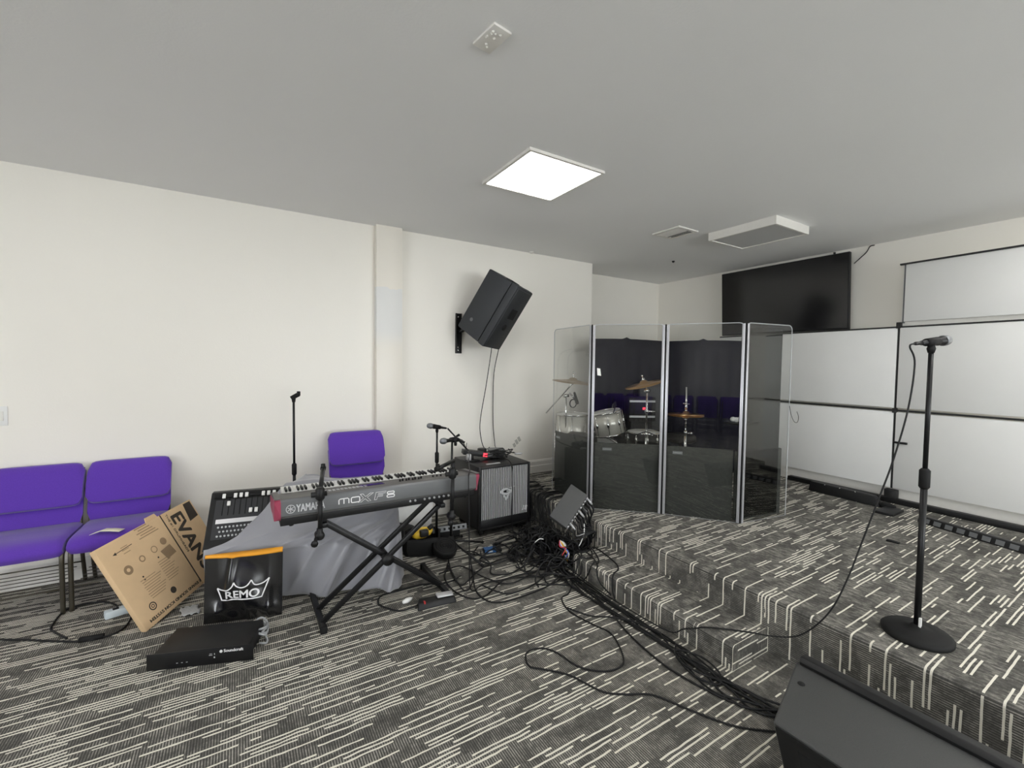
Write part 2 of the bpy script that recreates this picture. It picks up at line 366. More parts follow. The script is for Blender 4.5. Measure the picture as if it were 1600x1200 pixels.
t = empty('ceiling_light_box', (4.33, 2.47, CEIL), 'unlit square surface mounted light box on ceiling before the television', 'light')
mb = MB(); x0, x1, y0, y1, zb = 4.04, 4.62, 2.14, 2.80, CEIL - 0.075
mb.box((x0, y0, zb), (x0 + 0.02, y1, CEIL)); mb.box((x1 - 0.02, y0, zb), (x1, y1, CEIL)); mb.box((x0 + 0.02, y0, zb), (x1 - 0.02, y0 + 0.02, CEIL)); mb.box((x0 + 0.02, y1 - 0.02, zb), (x1 - 0.02, y1, CEIL))
obj('frame', mb, M['trim'], t); obj('diffuser', MB().box((x0 + 0.02, y0 + 0.02, zb + 0.008), (x1 - 0.02, y1 - 0.02, zb + 0.016)), M['unlit'], t)
# vent
t = empty('ceiling_vent', (3.73, 2.95, CEIL), 'white louvred air vent in ceiling beside the unlit light box', 'vent')
mb = MB(); x0, x1, y0, y1 = 3.58, 3.88, 2.80, 3.12
for a in [((x0, y0), (x0 + 0.035, y1)), ((x1 - 0.035, y0), (x1, y1)), ((x0 + .035, y0), (x1 - .035, y0 + 0.035)), ((x0 + .035, y1 - 0.035), (x1 - .035, y1))]:
    mb.box((*a[0], CEIL - 0.014), (*a[1], CEIL))
obj('frame', mb, M['trim'], t, bevel=0.003)
obj('duct', MB().box((x0 + .035, y0 + .035, CEIL - 0.003), (x1 - .035, y1 - .035, CEIL)), M['dark'], t)
for k in range(7):
    xx = x0 + 0.055 + k * 0.032
    obj('louvre', MB().box((-0.013, y0 + .035, -0.001), (0.013, y1 - .035, 0.001), Matrix.Rotation(0.6 if k < 4 else -0.6, 3, 'Y'), (xx, 0, CEIL - 0.010)), M['trim'], t)
t = empty('junction_plate', (0.905, 1.65, CEIL), 'small white patched fixture plate on ceiling above the seating', 'ceiling plate')
R = Matrix.Rotation(0.15, 3, 'Z')
obj('plate', MB().box((-0.045, -0.075, -0.012), (0.045, 0.075, 0), R, (0.905, 1.65, CEIL)), M['trim'], t, bevel=0.004)
mb = MB()
for k in range(9): mb.lathe([(0, 0.006), (0.005, 0.004)], Vector((0.905, 1.65, CEIL - 0.012)) + R @ Vector((random.uniform(-.03, .03), random.uniform(-.05, .05), 0)), (0, 0, -1), 8)
obj('plaster_crumbs', mb, M['trim'], t)
tag(obj('ceiling_hook', MB().lathe([(0, 0.018), (0.012, 0.016), (0.02, 0.008)], (4.72, 3.76, CEIL), (0, 0, -1), 12), M['black'], origin=(4.72, 3.76, CEIL)), 'small black hook in the ceiling above the drum kit', 'hook')
tag(obj('ceiling_hook', MB().lathe([(0, 0.03), (0.012, 0.028), (0.018, 0.012)], (2.98, 4.40, CEIL), (0, 0, -1), 12), M['trim'], origin=(2.98, 4.40, CEIL)), 'small pale knob on ceiling edge above the wall speaker', 'hook')
# switch plate
t = empty('light_switch', (-1.385, WY, 1.24), 'white wall switch plate above the purple chairs', 'switch')
obj('plate', MB().box((-1.44, WY - 0.006, 1.17), (-1.366, WY, 1.305)), M['white'], t, bevel=0.003)
obj('rocker', MB().box((-1.42, WY - 0.011, 1.205), (-1.386, WY - 0.006, 1.27)), M['trim'], t, bevel=0.002)
mb = MB(); R = Matrix.Rotation(-0.5, 3, 'Y')
for k in range(3): mb.box((-0.055 + k * .04, -0.0015, -0.03), (-0.02 + k * .04, 0, 0.03 - 0.012 * (k == 0)), R, (2.83, WY, 0.70 + .012 * k))
tag(obj('tape_scrap', mb, M['tape'], origin=(2.83, WY, 0.7)), 'torn grey tape scrap stuck on wall above the bass cabinet', 'tape')

# partition of white boards behind the stage
pa = Vector((5.69, 3.75, 0)); pb = Vector((5.48, 0.40, 0)); pd = (pb - pa).normalized(); pn = Vector((-1, 0, 0)); pn = (pn - pd * pn.dot(pd)).normalized()
def PP(y, off, z):   # point on the partition plane at world y
    s_ = (y - pa.y) / pd.y; q = pa + pd * s_ + pn * off; return Vector((q.x, q.y, z))
def slab(mb, y0, y1, z0, z1, o0, o1):
    a = [PP(y0, o0, z0), PP(y1, o0, z0), PP(y1, o1, z0), PP(y0, o1, z0)]; return mb.hexa(a + [p + Vector((0, 0, z1 - z0)) for p in a])
part = empty('stage_partition', PP(1.7, 0, S), 'white panelled partition wall with black joints behind the stage', 'partition')
rows = [(0.455, 1.215), (1.255, 2.045)]
cols = [(3.7, 1.725), (1.705, 0.42)]
for y0, y1 in cols:
    for z0, z1 in rows:
        obj('panel', slab(MB(), y0, y1, z0, z1, 0.0, 0.025), M['panelwhite'], part, bevel=0.003)
obj('panel', slab(MB(), 1.69, 0.42, 2.105, 2.66, -0.02, 0.0), M['panelwhite'], part, bevel=0.003)
obj('back_sheet', slab(MB(), 1.72, 0.42, 2.045, 2.68, -0.045, -0.03), M['trim'], part)
mb = MB(); slab(mb, 3.7, 0.42, 1.222, 1.238, -0.005, 0.028); slab(mb, 3.7, 0.42, 2.045, 2.06, -0.01, 0.028)
slab(mb, 1.735, 0.42, 2.66, 2.675, -0.02, 0.012)
obj('rail', mb, M['panelgap'], part)
mb = MB(); slab(mb, 1.722, 1.708, 0.45, 2.10, -0.01, 0.020); slab(mb, 1.735, 1.70, 1.205, 1.25, 0.0, 0.03); slab(mb, 1.735, 1.70, 2.04, 2.10, -0.01, 0.03)
obj('post', mb, M['panelgap'], part)
obj('shadow_strip', slab(MB(), 1.705, 1.69, 2.09, 2.67, -0.045, -0.012), M['kbgrey'], part)  # thin grey strip painted in for the shadow beside the upper panel
obj('kick_board', slab(MB(), 3.7, 0.42, S, 0.45, -0.05, -0.03), M['trim'], part)
obj('foot', slab(MB(), 1.76, 1.66, S, 0.44, 0.0, 0.06), M['panelgap'], part, bevel=0.004)
obj('post_clip', slab(MB(), 1.71, 1.60, 0.905, 0.925, 0.03, 0.05), M['black'], part, bevel=0.004)
obj('floor_rail', slab(MB(), 2.70, 0.42, S, S + 0.05, 0.0, 0.07), M['black'], part, bevel=0.006)

# television
t = empty('television', (5.72, 2.96, 2.07), 'large black flat television on back wall above the drum shield', 'television')
def tvq(o0, o1, y0, y1, z0, z1):
    f = lambda o, z: 5.74 - (z - 2.075) * 0.06 - o
    return MB().hexa([(f(o0, z0), y0, z0), (f(o0, z0), y1, z0), (f(o1, z0), y1, z0), (f(o1, z0), y0, z0), (f(o0, z1), y0, z1), (f(o0, z1), y1, z1), (f(o1, z1), y1, z1), (f(o1, z1), y0, z1)])
obj('casing', tvq(-0.03, 0.02, 2.21, 3.71, 2.075, 2.915), M['black'], t, bevel=0.006)
obj('screen', tvq(0.02, 0.0225, 2.222, 3.698, 2.092, 2.903), M['screen'], t)
obj('wall_bracket', MB().box((5.77, 2.7, 2.3), (5.85, 3.2, 2.7)), M['blackmetal'], t)
obj('cable_riser', MB().box((5.82, 2.415, 2.9), (5.845, 2.43, CEIL - 0.01)), M['blackmetal'], t)
tag(obj('television_cable', MB().sweep(spline([(5.80, 2.215, 2.80), (5.835, 2.17, 2.86), (5.84, 2.12, 2.91), (5.84, 2.09, 2.965), (5.84, 2.05, 2.97)]), 0.005), M['cable'], origin=(5.8, 2.2, 2.8)), 'black cable curling from television up to the ceiling', 'cable')

# ================================================================ purple chairs
def make_chair(loc, label, rz=0.0):   # local: back at +y, front at -y, seat at z .45
    W = 0.245
    t = empty('banquet_chair', (0, 0, 0), label, 'chair', 'purple stacking chairs')
    def pad(prof_fn, nx=14):
        P = []
        for i in range(nx + 1):
            s_ = -1 + 2 * i / nx; e = (1 - abs(s_) ** 6); P.append(prof_fn(s_, e))
        return P
    # seat: closed cross sections along x
    def cushion(sec, cen, wide):
        P = []; c = Vector((0, *cen))
        for i in range(19):
            s_ = math.sin((-1 + 2 * i / 18) * PI / 2) * .35 + (-1 + 2 * i / 18) * .65; k = (1 - abs(s_) ** 12) ** 0.5 if abs(s_) < 1 else 0.0
            k = 0.62 + 0.38 * k
            row = [Vector((s_ * wide, y, z)) for y, z in sec]
            row = [Vector((p.x, c.y + (p.y - c.y) * (0.9 + 0.1 * k), c.z + (p.z - c.z) * k)) for p in row]
            P.append(row + [row[0]])
        mb = MB().grid(P); n = len(P[0]) - 1
        mb.add(P[0][:n], [tuple(range(n))], True); mb.add(P[-1][:n], [tuple(range(n))], True); return mb
    seat = [(-0.24, 0.375), (-0.262, 0.40), (-0.265, 0.43), (-0.24, 0.465), (-0.19, 0.485), (-0.1, 0.485), (0.05, 0.475), (0.2, 0.47), (0.22, 0.45), (0.2, 0.41), (0, 0.40), (-0.15, 0.395), (-0.2, 0.38)]
    obj('seat', cushion(seat, (-0.02, 0.43), W), M['purple'], t)
    back = [(0.185, 0.60), (0.20, 0.585), (0.225, 0.60), (0.265, 0.70), (0.295, 0.80), (0.315, 0.868), (0.30, 0.882), (0.275, 0.875), (0.245, 0.83), (0.215, 0.74), (0.19, 0.65)]
    bk = obj('backrest', cushion(back, (0.24, 0.73), W), M['purple'], t)
    low = [(0.205, 0.44), (0.225, 0.44), (0.24, 0.50), (0.285, 0.72), (0.32, 0.86), (0.305, 0.865), (0.26, 0.72), (0.215, 0.52)]
    obj('back_panel', cushion(low, (0.25, 0.65), W * 0.985), M['purple'], t)
    for sx in (-1, 1):
        x = sx * (W - 0.012)
        obj('leg', MB().sweep(spline([(x, -0.225, 0.0), (x, -0.222, 0.2), (x, -0.22, 0.36), (x, -0.19, 0.395), (x, -0.1, 0.395), (x, 0.18, 0.39)], 5), 0.0135, 10), M['bronze'], t)
        obj('leg', MB().sweep(spline([(x * .97, 0.30, 0.0), (x * .97, 0.25, 0.2), (x * .97, 0.22, 0.42), (x * .97, 0.255, 0.58), (x * .97, 0.315, 0.84)], 5), 0.0125, 10), M['bronze'], t)
    for y in (-.10, .2): obj('seat_rail', MB().tube((-W + .012, y, 0.385), (W - .012, y, 0.385), 0.011), M['bronze'], t)
    mb = MB()
    for k in range(6): mb.tube((-W + .03, -0.17 + 0.065 * k, 0.16), (W - .03, -0.17 + 0.065 * k, 0.16), 0.003, n=6)
    mb.tube((-W + .012, -0.222, 0.16), (W - .012, -0.222, 0.16), 0.005, n=8).tube((-W + .012, 0.25, 0.16), (W - .012, 0.25, 0.16), 0.005, n=8)
    obj('book_rack', mb, M['bronze'], t)
    return t
ch = make_chair(None, 'purple fabric chair at left edge, linked beside the chair with the cardboard box')
ch.location = (-1.21, 4.10, 0)
def put_chair(loc, label, rz=0.0, group='purple stacking chairs'):
    c = copy_tree(ch); c.location = loc; c.rotation_euler = (0, 0, rz); c['label'] = label; c['group'] = group; return c
put_chair((-0.705, 4.11, 0), 'purple fabric chair with cream scrap on seat, cardboard box leaning against it')
put_chair((0.93, 4.02, 0), 'purple chair behind keyboard, underneath the other of its stack', -0.03)
put_chair((0.925, 3.99, 0.115), 'purple chair behind the keyboard, stacked on top of another', -0.03)
HL = 'purple chair in the hall rows facing the stage, mirrored in the drum shield'
for r_ in range(2):
    for k in range(6):
        put_chair((-3.55 + .36 * k - .75 * r_, -1.55 - .42 * k - .62 * r_, 0), HL, 2.34 + PI - PI * 0 - PI / 2 * 0 - 0.06, 'purple chairs in the hall')
mb = MB().grid([[(-0.84 + 0.05 * i + 0.012 * j, 3.86 + 0.025 * j + 0.02 * math.sin(i * 1.5), 0.490 + 0.012 * math.sin(i * 2.0) ** 2) for j in range(3)] for i in range(4)])
tag(obj('paper_scrap', mb, M['cream'], origin=(-0.78, 3.83, 0.49), solid=0.002), 'small curled cream paper scrap on the purple seat', 'paper')
# ================================================================ cardboard box leaning on the chair
sh = Vector((0.83, -0.56, 0)) * 0.03
P0 = Vector((-0.51, 3.37, 0.004)) + sh; ub = Vector((0.535, 0.844, 0.0)).normalized(); ua = Vector((-0.405, 0.217, 0.888))
ua = (ua - ub * ua.dot(ub)).normalized(); ub, ua = (ub * math.cos(.085) + ua * math.sin(.085)), (ua * math.cos(.085) - ub * math.sin(.085)); un = ub.cross(ua).normalized()
if un.x < 0: un = -un      # outward, towards the room
La, Lb, th = 0.575, 0.80, 0.035
def CB(a, b, o=0.0): return P0 + ua * a + ub * b + un * o
t = empty('cardboard_box', P0, 'flat brown cardboard box leaning against the purple chair seat', 'box')
obj('carton', MB().hexa([CB(0, 0, -th), CB(0, Lb, -th), CB(La, Lb, -th), CB(La, 0, -th), CB(0, 0), CB(0, Lb), CB(La, Lb), CB(La, 0)]), M['cardboard'], t, bevel=0.004)
fl = MB().hexa([CB(0.03, 0.50, 0.0), CB(0.03, 0.506, 0.0), CB(La, 0.506, 0.0), CB(La, 0.50, 0.0), CB(0.03, 0.50, 0.003), CB(0.03, 0.506, 0.003), CB(La, 0.506, 0.003), CB(La, 0.50, 0.003)])
obj('flap_seam', fl, M['ink'], t)
obj('flap', MB().hexa([CB(0.0, 0.507, 0.0), CB(0.0, Lb, 0), CB(La, Lb, 0), CB(La, .507, 0), CB(0.0, 0.507, .003), CB(0.0, Lb, .003), CB(La, Lb, .003), CB(La, .507, .003)]), M['cardboard'], t)
obj('flap_tab', MB().hexa([CB(La, 0.40, -0.02), CB(La, 0.50, -0.02), CB(La + .03, 0.49, -0.02), CB(La + .03, 0.41, -0.02), CB(La, 0.40, -0.014), CB(La, 0.50, -0.014), CB(La + .03, 0.49, -0.014), CB(La + .03, 0.41, -0.014)]), M['cardboard'], t)
# printing: large brand word on the flap, reading down the flap
xd = -ua; yd = ub
mb = MB(); mb.add(*text('EVANS', 0.145, xd, yd, CB(0.54, 0.615, 0.0035), wide=1.06, thick=.005))
mb.hexa([CB(0.43, .70, .0032), CB(.44, .79, .0032), CB(.565, .79, .0032), CB(.565, .72, .0032)] + [CB(0.43, .70, .004), CB(.44, .79, .004), CB(.565, .79, .004), CB(.565, .72, .004)])
obj('brand_print', mb, M['ink'], t)
mb = MB(); mb.add(*text('THE #1 DRUMHEADS', 0.022, xd, yd, CB(0.56, 0.545, 0.0035), wide=1.5)); obj('slogan_print', mb, M['ink'], t)
mb = MB(); mb.add(*text('THE EVANS SOUND ICON SYSTEM', 0.026, -ub, -ua, CB(0.035, 0.55, 0.0006), thick=.0012, wide=1.25)); obj('base_print', mb, M['ink'], t)
def dsc(mb, a, b, r, r0=0.0, n=28):
    ring = lambda rr, o: [CB(a, b, o) + (ua * math.cos(2 * PI * k / n) + ub * math.sin(2 * PI * k / n)) * rr for k in range(n)]
    if r0: mb.add(ring(r, .0006) + ring(r0, .0006), [(k, (k + 1) % n, n + (k + 1) % n, n + k) for k in range(n)])
    else: mb.add(ring(r, .0006), [tuple(range(n))])
mb = MB(); dsc(mb, 0.10, .115, .026, .019); dsc(mb, .10, .115, .012, .007); dsc(mb, .10, .29, .022); dsc(mb, .285, .165, .006); dsc(mb, .265, .165, .006); dsc(mb, .335, .325, .006)
def stroke(mb, a0, b0, a1, b1, w):
    d = Vector((a1 - a0, b1 - b0, 0)).normalized(); px, py = -d.y * w / 2, d.x * w / 2
    mb.add([CB(a0 + px, b0 + py, .0007), CB(a1 + px, b1 + py, .0007), CB(a1 - px, b1 - py, .0007), CB(a0 - px, b0 - py, .0007)], [(0, 1, 2, 3)])
stroke(mb, .495, .10, .50, .22, .004); mb.add([CB(.505, .10, .0007), CB(.485, .10, .0007), CB(.494, .075, .0007)], [(0, 1, 2)])
obj('icon_print', mb, M['ink'], t)
mb = MB(); dsc(mb, .37, .11, .03, .012); dsc(mb, .385, .225, .022, .014); dsc(mb, .395, .33, .024, .018); dsc(mb, .41, .42, .025)
for k in range(9): stroke(mb, .14 + .016 * k, .14 - .004 * (k % 3), .14 + .016 * k, .25 + .012 * (k % 4), .004)
for k in range(9): stroke(mb, .17 + .017 * k, .30, .17 + .017 * k, .385 + .014 * (k % 3), .004)
for k in range(5): stroke(mb, .50 + .017 * k, .28 + .02 * (k % 2), .50 + .017 * k, .44 - .015 * k, .006)
for k in range(3): stroke(mb, .47 + .02 * k, .14, .47 + .02 * k, .19, .004)
mb.add([CB(.29, .38, .0006), CB(.36, .36, .0006), CB(.37, .45, .0006), CB(.30, .465, .0006)], [(0, 1, 2, 3)])
obj('diagram_print', mb, M['paleink'], t)
# power strip and black folder on the floor
t = empty('power_strip', (-0.67, 3.67, 0), 'pale blue power strip on floor behind the cardboard box', 'power strip')
R = Matrix.Rotation(0.30, 3, 'Z')
obj('casing', MB().box((-0.07, -0.028, 0), (0.22, 0.028, 0.045), R, (-0.67, 3.68, 0)), M['paleblue'], t, bevel=0.008)
mb = MB()
for k in range(3): mb.box((-0.03 + .06 * k, -0.014, 0.045), (0.0 + .06 * k, 0.014, 0.047), R, (-0.67, 3.68, 0))
obj('socket', mb, M['black'], t)

# ================================================================ console, table, cloth
TB = Vector((0.93, 3.15, 0)); tu = Vector((-.9816, .1908, 0)); tv = Vector((.1908, .9816, 0))
def TP(u, v, z): return TB + tu * u + tv * v + Vector((0, 0, z))      # u from right to left, v into depth
def tbox(mb, u0, u1, v0, v1, z0, z1): return mb.hexa([TP(u0, v0, z0), TP(u1, v0, z0), TP(u1, v1, z0), TP(u0, v1, z0), TP(u0, v0, z1), TP(u1, v0, z1), TP(u1, v1, z1), TP(u0, v1, z1)])
t = empty('low_table', TP(0.5, 0.25, 0), 'black low table hidden under the grey cloth and mixing console', 'table')
obj('tabletop', tbox(MB(), -0.02, 1.16, 0.02, 0.54, 0.385, 0.41), M['black'], t, bevel=0.004)
for u in (0.01, 1.11):
    for v in (0.03, 0.48): obj('leg', tbox(MB(), u - 0.02, u + 0.025, v, v + 0.045, 0, 0.385), M['black'], t, bevel=0.004)
# mixing console: wedge with tilted control face
t = empty('mixing_console', TP(0.52, 0.2, 0.41), 'black mixing console tilted towards the room, half covered by grey cloth', 'mixing console')
f0 = (0.06, 0.44); f1 = (0.28, 0.725)     # front lip and top edge in (v, z)
ru = [(0.02, 0.41), (0.50, 0.41), (0.50, 0.50), (0.33, 0.725), f1, f0]
obj('body', MB().prism([TP(0.0, v, z) for v, z in ru], tu * 1.17), M['black'], t, bevel=0.006)
fd = Vector((f1[0] - f0[0], f1[1] - f0[1])); fl_ = fd.length; fd.normalize(); fnv = Vector((-fd.y, fd.x))
def FP(u, s_, o): v = f0[0] + fd.x * s_ + fnv.x * o; z = f0[1] + fd.y * s_ + fnv.y * o; return TP(u, v, z)
def fbox(mb, u0, u1, s0, s1, o0, o1): return mb.hexa([FP(u0, s0, o0), FP(u1, s0, o0), FP(u1, s1, o0), FP(u0, s1, o0), FP(u0, s0, o1), FP(u1, s0, o1), FP(u1, s1, o1), FP(u0, s1, o1)])
obj('control_panel', fbox(MB(), 0.06, 1.135, 0.03, fl_ - 0.06, 0.0, 0.003), mat('slate_panel', (0.013, 0.014, 0.017), 0.5), t)
obj('rear_rail', fbox(MB(), 0.02, 1.15, fl_ - 0.045, fl_ - 0.015, 0.0, 0.012), M['rubber'], t, bevel=0.004)
mb = MB()
for k in range(18): fbox(mb, 1.09 - 0.034 * k - .003, 1.09 - 0.034 * k + .003, 0.19, 0.34, 0.003, 0.0036)
obj('fader_slots', mb, M['dark'], t)
for k, s_ in enumerate([0.325, 0.27, 0.325, 0.325, 0.325, 0.21, 0.21, 0.325, 0.325, 0.325, 0.21, 0.325, 0.21, 0.21, 0.325, 0.21]):
    u = 1.09 - 0.034 * k
    obj('fader_cap', fbox(MB(), u - 0.010, u + 0.010, s_ - 0.016, s_ + 0.016, 0.004, 0.018), M['white'], t, bevel=0.003)
obj('label_strip', fbox(MB(), 0.08, 1.12, 0.135, 0.165, 0.003, 0.0045), M['silver'], t)
mb = MB()
for r_ in range(3):
    for k in range(22): mb.lathe([(0, 0.007), (0.006, 0.006)], FP(1.10 - 0.022 * k - 0.011 * (r_ % 2), 0.05 + 0.03 * r_, 0.003), FP(0, 0, 1) - FP(0, 0, 0), 8)
obj('button_rows', mb, M['greyprint'], t)
# cloth draped over the right half and the table front
def clothpt(i, j, NI=120, NJ=70):
    s_ = i / NI; w = j / NJ                 # s_: along u (0 right .. 1 left), w: 0 at top rear .. 1 at hem
    prof = [(0.36, 0.735), (0.28, 0.740), (0.165, 0.60), (0.045, 0.475), (0.0, 0.43), (-0.02, 0.38), (-0.05, 0.2), (-0.07, 0.035)]
    # the left part of the cloth hangs lower: its top edge runs diagonally down across the console face
    top = 0.0
    if s_ > 0.52: top = min(0.60, (s_ - 0.52) / 0.46 * 0.60)
    ww = top + (1 - top) * w
    k = ww * (len(prof) - 1); a = min(int(k), len(prof) - 2); fct = k - a
    v = prof[a][0] + (prof[a + 1][0] - prof[a][0]) * fct; z = prof[a][1] + (prof[a + 1][1] - prof[a][1]) * fct
    u = -0.04 + 1.19 * s_
    fall = max(0.0, (ww - 0.5) / 0.5)
    # swept folds fanning from the upper right corner
    rx_, rz_ = s_ + .25, 1.15 - ww          # folds swing round a point above the right end
    ph = math.atan2(1.0 - rz_ * .9, rx_) * 17.0 + 1.2 * math.sin(3 * s_ + 2 * ww)
    rid = lambda t_: 1.0 - abs(math.sin(t_)) ** .55 * 1.7
    fold = rid(ph) * 0.55 + rid(ph * .53 + 1.0 + s_) * 0.45 + math.sin(ph * 2.9 + s_ * 5) * 0.14
    amp = 0.018 + 0.056 * fall ** 0.7
    edge = min(1.0, s_ * 8)
    if s_ > .50: amp *= 1 - .75 * min(1, (s_ - .50) / .12)
    z += .05 * math.exp(-((s_ - .50) / .10) ** 2) * max(0, 1 - ww * 5)
    v += max(0.0, (ww - .70) / .30) * (0.22 * min(s_, .6) / .6 - 0.05)
    v -= (fold + 0.75) * amp * (0.4 + 0.6 * edge); z += 0.006 * fold * (1 - fall) + 0.010 * (1 - fall)
    z += 0.018 * math.sin(s_ * 7.0 + 0.5) * max(0, ww - .9) / .1 * 1.0
    if ww > .97: z = max(z, 0.02)
    if s_ > 0.52 and w < 0.12: z += 0.012 * (1 - w / .12) * (1 + math.sin(s_ * 40)) * .5
    return TP(u, v, z)
P = [[clothpt(i, j) for j in range(71)] for i in range(121)]
# right end folded round the table corner
side = []
for k in range(1, 9):
    d = 0.05 * k; row = []
    for j in range(71):
        p = P[0][j]; w = j / 70; v0 = (p - TB).dot(tv); fall = max(0.0, (w - .45) / .55)
        tgt = TP(-0.065 - 0.02 * fall * (1 + math.sin(d * 22 + w * 3)), v0 + d * (0.25 + 0.75 * fall) if v0 < 0.3 else v0, p.z - d * .35 * (1 - fall)); tgt.z = max(tgt.z, 0.02)
        row.append(tgt)
    side.append(row)
mb = MB().grid(list(reversed(side)) + P)
tag(obj('draped_cloth', mb, M['cloth'], origin=TP(0.5, 0, 0), solid=0.003), 'wrinkled grey cloth draped over console and table behind the keyboard', 'cloth')
# loose corner of cloth on the floor by the black packet
mb = MB().grid([[(-0.235 - 0.10 * (i / 8) + .01 * math.sin(j), 3.42 + 0.12 * j / 6, 0.006 + 0.016 * abs(math.sin(i * 1.1 + j * .8))) for j in range(7)] for i in range(9)])
tag(obj('plastic_wrapper', mb, M['edge'], origin=(-.28, 3.48, 0), solid=0.002), 'crumpled pale grey wrapper on floor between cardboard box and black packet', 'wrapper')

# ================================================================ black glossy packet with orange band
b0 = Vector((-0.201, 3.270, 0.004)); b1 = Vector((0.222, 3.150, 0.004)); bu = (b1 - b0); Lw = bu.length; bu.normalize()
lean = Vector((-bu.y, bu.x, 0)) * 0.045 + Vector((0, 0, 0.415)); bh = lean.length; bv = lean.normalized(); bn = bu.cross(bv)
t = empty('drumhead_packet', (b0 + b1) / 2, 'glossy black square packet with orange top band leaning on the clothed table', 'packet')
def BPk(a, c, o=0.0): return b0 + bu * (a * Lw) + bv * (c * bh) + bn * o
def wr(a, c):
    e = min(a, 1 - a) * 6; e = min(1, e); ec = max(0, 0.62 - c)
    d = 0.028 * e * math.sin(PI * a) * min(1, c * 5)
    d += e * max(0, .5 - c) * (0.060 * math.sin(9 * a + 5 * c) + 0.016 * math.sin(15 * a - 9 * c + 1.0) + 0.004 * math.sin(25 * a + 13 * c)) * min(1, c * 6)
    d += e * (.016 * math.exp(-((a - .27 - .10 * c) / .05) ** 2) * min(1, max(0, c - .15) * 3) + .012 * math.exp(-((a - .84) / .04) ** 2) * max(0, 1 - c) + .02 * math.exp(-((a - .60 + .25 * c) / .05) ** 2) * max(0, .6 - c))
    dx, dc = a - 0.53, c - 0.52
    d += 0.026 * math.exp(-((dx * dx + dc * dc) / 0.07)) * e
    d += 0.003 * math.sin(8 * a + 2) * math.sin(7 * c) * e
    return d
N = 64
front = [[BPk(i / N, j / N * 0.955, wr(i / N, j / N) + 0.004) for j in range(N + 1)] for i in range(N + 1)]
backs = [[BPk(i / N, j / N * 0.955, -0.004) for j in range(N + 1)] for i in range(N + 1)]
mb = MB().grid(front).grid([list(reversed(r)) for r in backs])
mb.grid([[front[i][0], backs[i][0]] for i in range(N + 1)]).grid([[front[i][N], backs[i][N]] for i in range(N + 1)]).grid([[front[0][j], backs[0][j]] for j in range(N + 1)]).grid([[front[N][j], backs[N][j]] for j in range(N + 1)])
obj('film', mb, M['polybag'], t)
ob = [[BPk(i / N, c, (wr(i / N, c) + .0045) if c < 1 else 0.0) for c in (0.952, 0.975, 1.0)] for i in range(N + 1)]
for i in range(N + 1): ob[i][2] = ob[i][2] + bv * 0.012 * (i / N)
obj('orange_band', MB().grid(ob), M['orange'], t, solid=0.003)
def onbag(pts2, off=0.0045): return [BPk(a, c, wr(a, c) + off) for a, c in pts2]
mb = MB()
def ribbon(mb, pts2, w):
    pl_ = spline([(a, c, 0) for a, c in pts2], 6) if len(pts2) > 2 else [Vector((pts2[0][0] + (pts2[1][0] - pts2[0][0]) * k / 10, pts2[0][1] + (pts2[1][1] - pts2[0][1]) * k / 10, 0)) for k in range(11)]
    rows_ = []
    for i, p in enumerate(pl_):
        d = pl_[min(i + 1, len(pl_) - 1)] - pl_[max(i - 1, 0)]; d.normalize(); n_ = Vector((-d.y, d.x, 0)) * w
        rows_.append([BPk(p.x + n_.x, p.y + n_.y, wr(p.x, p.y) + .008), BPk(p.x - n_.x, p.y - n_.y, wr(p.x, p.y) + .008)])
    mb.grid(rows_, False)
kw = 0.0085
ribbon(mb, [(0.24, 0.34), (0.75, 0.345)], kw); ribbon(mb, [(0.24, 0.335), (0.18, 0.52)], kw); ribbon(mb, [(0.75, 0.34), (0.84, 0.60)], kw)
ribbon(mb, [(0.18, 0.52), (0.24, 0.495), (0.32, 0.50), (0.375, 0.54), (0.40, 0.60)], kw)
ribbon(mb, [(0.40, 0.60), (0.43, 0.55), (0.50, 0.52), (0.57, 0.54), (0.62, 0.61)], kw)
ribbon(mb, [(0.62, 0.61), (0.66, 0.54), (0.72, 0.53), (0.78, 0.55), (0.84, 0.60)], kw)
vs_, fs_ = text('REMO', 0.068, (1, 0, 0), (0, 1, 0), (0, 0, 0), ext=0.0, wide=1.15, thick=.0022)
w_ = max(p.x for p in vs_)
mb.add([BPk(0.285 + p.x / w_ * 0.44, 0.415 + p.y / bh, wr(0.285 + p.x / w_ * 0.44, 0.415 + p.y / bh) + 0.008) for p in vs_], fs_)
obj('crown_logo', mb, M['print'], t)

# ================================================================ rack unit on the floor
r0 = Vector((-0.428, 2.917, 0)); r1 = Vector((0.052, 2.743, 0)); rx = (r1 - r0).normalized(); ry = Vector((-rx.y, rx.x, 0)); RL = (r1 - r0).length
def RP(x, y, z): return r0 + rx * x + ry * y + Vector((0, 0, z))
def rbox(mb, x0, x1, y0, y1, z0, z1): return mb.hexa([RP(x0, y0, z0), RP(x1, y0, z0), RP(x1, y1, z0), RP(x0, y1, z0), RP(x0, y0, z1), RP(x1, y0, z1), RP(x1, y1, z1), RP(x0, y1, z1)])
t = empty('rack_unit', RP(RL / 2, 0.1, 0), 'flat black rack mount audio unit lying on carpet in front', 'audio unit')
obj('body', rbox(MB(), 0.028, RL - 0.028, 0.006, 0.25, 0.004, 0.084), M['black'], t, bevel=0.002)
obj('front_plate', rbox(MB(), 0, RL, 0, 0.006, 0.0, 0.088), M['blackmetal'], t, bevel=0.001)
mb = MB(); mb.add(*text('Soundcraft', 0.022, rx, (0, 0, 1), RP(RL * 0.715, -0.0005, 0.068), thick=.0005)); mb.lathe([(0, .008), (.001, .008)], RP(RL * .69, -.0002, .067), -ry, 14)
obj('maker_print', mb, M['print'], t)
